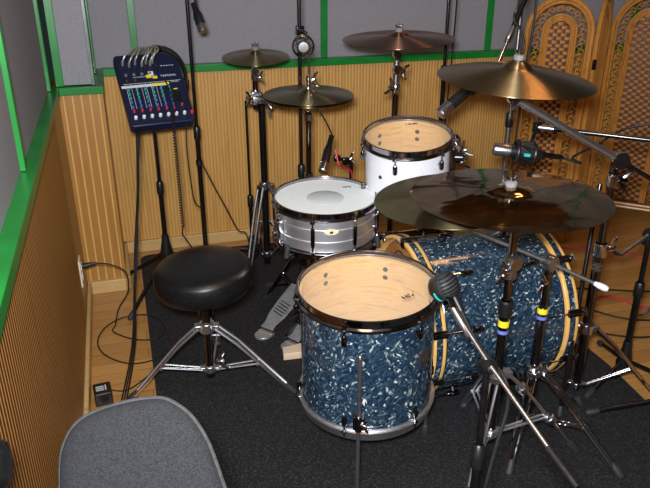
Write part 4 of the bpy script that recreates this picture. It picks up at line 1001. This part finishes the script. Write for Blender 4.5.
# curly cord and other leads below the mixer
def coil(p, q, R, r, turns):
    p = V(p); q = V(q); d = (q - p); B_ = basis(p, d); L = d.length; pts = []
    n = turns * 8
    for k in range(n + 1):
        a = 2 * PI * turns * k / n; pts.append(B_ @ V((R * math.cos(a), R * math.sin(a), L * k / n)))
    g = G(); g.tube(pts, r, 5); return g
g = coil((.205, 2.845, .90), (.203, 2.80, .42), .006, .0026, 42); g.tube(smooth_path([(.203, 2.80, .42), (.198, 2.80, .39), (.215, 2.82, .35), (.25, 2.86, .25), (.27, 2.9, .013)]), .003, 6)
g.tube(smooth_path([Mx @ V((.188, HY * .62, .004)), Mx @ V((.192, HY * .4, .015)), Mx @ V((.196, HY * .15, .02)), (.205, 2.845, .90)]), .003, 6)
tag(obj('coiled_cord', g, 'cable'), 'black coiled headphone cord hanging down in front of the mixer', 'cord')
g = G(); g.tube(smooth_path([(.30, 3.03, 1.0), (.262, 2.90, .84), (.255, 2.88, .7), (.27, 2.90, .5), (.31, 2.98, .42), (.315, 2.99, .3), (.30, 2.95, .14), (.27, 2.93, .014)]), .003, 6)
tag(obj('headphone_cable', g, 'cable'), 'thin black cable wandering down right of the coiled cord', 'cable')
g = G(); g.tube(smooth_path([(.34, 3.085, .6), (.38, 3.10, .50), (.44, 3.14, .36), (.50, 3.18, .22), (.545, 3.2, .18), (.57, 3.17, .012)]), .003, 6)
tag(obj('cable', g, 'cable'), 'thin black cable sloping from the tall left stand to the splash stand', 'cable')
rnd = random.Random(4)
for k in range(3):
    o_ = .006 * k; g = G()
    g.tube(smooth_path([Mx @ V((.03 + .01 * k, .05, -.05)), (.052 + o_, 2.83, .80), (.03 + o_ * (2 - k), 2.82, .58), (-.004 + o_, 2.80, .36), (-.030 + o_ * .5, 2.68, .20), (-.06 + o_, 2.46, .08), (-.115 + o_ * 1.5, 2.20, .012)]), .0030, 7)
    tag(obj('power_cable', g, 'cable'), 'black cable in the bundle dropping from the mixer to the floor', 'cable', 'cable bundle under the mixer')
# power adapter
t = thing('power_adapter', 'square black power adapter on the floor by the left baseboard', 'adapter', (-.181, 2.23, 0))
b = basis((-.178, 2.235, 0), (0, 0, 1), (1, .1, 0)); g = G(); g.box((0, 0, .028), (.062, .075, .054), b); obj('case', g, 'black_plastic', t, bevel=.005)
g = G()
for k in range(3): g.box((-.008 + .0, -.012 + .011 * k, .0555), (.028, .004, .001), b)
g.box((.012, 0, .0555), (.004, .03, .001), b); obj('rating_label', g, 'white_print', t)
g = G(); g.tube(smooth_path([(-.15, 2.25, .03), (-.09, 2.26, .012), (.0, 2.34, .013), (.06, 2.40, .014)]), .0026, 6)
tag(obj('adapter_cable', g, 'cable'), 'thin black lead running right from the power adapter', 'cable')
g = G(); g.lathe([(0, 0), (.018, 0), (.02, .006), (.016, .02), (0, .022)], basis((-.165, 2.135, 0), (0, 0, 1)), 16)
tag(obj('bottle_cap', g, 'white_plastic'), 'small white cap on the floor below the power adapter', 'cap')
# plug and its long looping cable
g = G(); g.tube([V((XL + .008, 2.82, .285)), V((XL + .03, 2.82, .287)), V((XL + .05, 2.82, .29)), V((XL + .075, 2.82, .291))], [.011, .011, .008, .004], 10)
path = [(XL + .07, 2.82, .291), (-.11, 2.80, .285), (-.055, 2.80, .24), (-.055, 2.82, .14), (-.105, 2.84, .05), (-.125, 2.78, .006), (-.135, 2.72, .005), (-.05, 2.63, .005), (.04, 2.60, .012), (.08, 2.68, .013), (.03, 2.80, .013), (-.07, 2.84, .005), (-.16, 2.78, .005), (-.20, 2.66, .005), (-.17, 2.54, .005), (-.08, 2.45, .005), (.02, 2.44, .012), (.12, 2.52, .013)]
g.tube(smooth_path(path), .0030, 7)
tag(obj('extension_cord', g, 'cable'), 'black cord looping from the wall outlet across the oak floor', 'cord')
# cables on the floor at right
for P_, m, lab in (([(1.75, 2.10, .006), (2.07, 2.387, .006), (2.22, 2.22, .006), (2.5, 1.95, .006)], 'red_cable', 'nearer one of two red cables on the bare floor at right'),
                   ([(1.62, 3.1, .012), (2.0, 3.05, .006), (2.46, 2.80, .006), (2.70, 2.55, .006)], 'red_cable', 'farther one of two red cables, close to the rattan screen'),
                   ([(1.7, 2.55, .013), (2.0, 2.50, .007), (2.35, 2.36, .007), (2.7, 2.3, .007)], 'cable', 'black cable just behind the nearer red cable'),
                   ([(1.6, 2.3, .013), (1.95, 2.05, .007), (2.2, 2.0, .007), (2.5, 1.9, .007)], 'cable', 'black cable curving across the bare floor nearest the right edge'),
                   ([(1.6, 2.6, .013), (1.9, 2.35, .007), (2.1, 2.15, .007), (2.5, 2.1, .007)], 'cable', 'black cable crossing under the nearer red cable')):
    g = G(); g.tube(smooth_path(P_), .0042, 7); tag(obj('cable', g, m), lab, 'cable')

# ------------------------------------------------------------------ office chair in the foreground
ch = thing('office_chair', 'grey fabric office chair back in the near left corner', 'chair', (-.02, .85, 0))
outl = [(-.172, 1.020, .682), (-.166, 1.045, .725), (-.150, 1.058, .760), (-.128, 1.058, .785), (-.095, 1.052, .802), (-.055, 1.046, .812), (-.018, 1.038, .818), (.012, 1.030, .817), (.036, 1.018, .805), (.058, 1.002, .785), (.080, .975, .745), (.098, .940, .680)]
o0 = V((-.035, .99, .70)); nx = V((.27, -.075, 0)).normalized(); ny = V((0.04, .19, .30)); ny = (ny - nx * ny.dot(nx)).normalized(); nz = nx.cross(ny); Bc = Matrix((nx, ny, nz)).transposed().to_4x4(); Bc.translation = o0
pl2 = []
for q in smooth_path(outl, 4): l = Bc.inverted() @ V(q); pl2.append((l.x, l.y))
x0, x1 = pl2[0][0], pl2[-1][0]; yb = -.20
pl2 = [(x0 + .03, yb - .10), (x0 + .004, yb - .03), (x0 - .006, yb + .05), (x0 - .004, (yb + .08))] + pl2 + [(x1 + .018, -.06), (x1 + .022, yb + .03), (x1 + .01, yb - .03), (x1 - .02, yb - .10)]
ctr = (sum(p[0] for p in pl2) / len(pl2), sum(p[1] for p in pl2) / len(pl2))
def shr(k, z): return [Bc @ V((ctr[0] + (x - ctr[0]) * k, ctr[1] + (y - ctr[1]) * k, z)) for x, y in pl2]
rings = [shr(.5, .030), shr(.8, .027), shr(.92, .020), shr(.985, .010), shr(1.0, 0), shr(.985, -.010), shr(.9, -.018)]
g = G(); n = len(pl2)
for r_ in rings: g.v += r_
for i in range(len(rings) - 1):
    for k in range(n): g.f.append([i * n + k, i * n + (k + 1) % n, (i + 1) * n + (k + 1) % n, (i + 1) * n + k]); g.m.append(0)
g.f.append(list(range(n))); g.m.append(0); g.f.append([(len(rings) - 1) * n + k for k in range(n)][::-1]); g.m.append(0)
bk = obj('backrest', g, 'chair_fabric', ch, angle=70)
g = G(); e = shr(1.0, .0); g.tube(e + [e[0]], .0045, 8); obj('piping', g, 'dark_felt', bk)
g = G(); cb = Bc @ V((.0, -.10, -.02)); g.tube([cb, cb + V((0, -.03, -.15)), V((-.02, .78, .44)), V((-.02, .66, .43))], [.02, .022, .024, .024], 10); obj('back_support', g, 'black_plastic', ch)
g = G(); g.prism(rounded([(-.19, .44), (.20, .44), (.20, .82), (-.18, .82)], .08), .44, .50); obj('seat', g, 'chair_fabric', ch, bevel=.02)
g = G(); g.tube([V((-.0, .62, .08)), V((0, .62, .44))], .026, 14); obj('gas_column', g, 'black_plastic', ch)
for k in range(5):
    a = rad(54 + 72 * k); p = polar((0, .62), a, .17, .07); g = G(); g.tube([V((0, .62, .09)), p], [.022, .014], 8); lg = obj('base_leg', g, 'black_plastic', ch)
    g = G(); g.lathe([(0, -.014), (.024, -.014), (.026, 0), (.024, .014), (0, .014)], basis((p.x, p.y, .0265), (-math.sin(a), math.cos(a), 0)), 16); obj('caster', g, 'rubber', lg)
# round black knob on the ribbed wall
g = G(); g.lathe([(0, .030), (.016, .030), (.030, .026), (.037, .016), (.038, .004), (.034, 0), (0, 0)], basis((XL + .001, .885, .858), (1, 0, 0)), 32)
obj('round_knob', g, 'black_metal', wall_left)
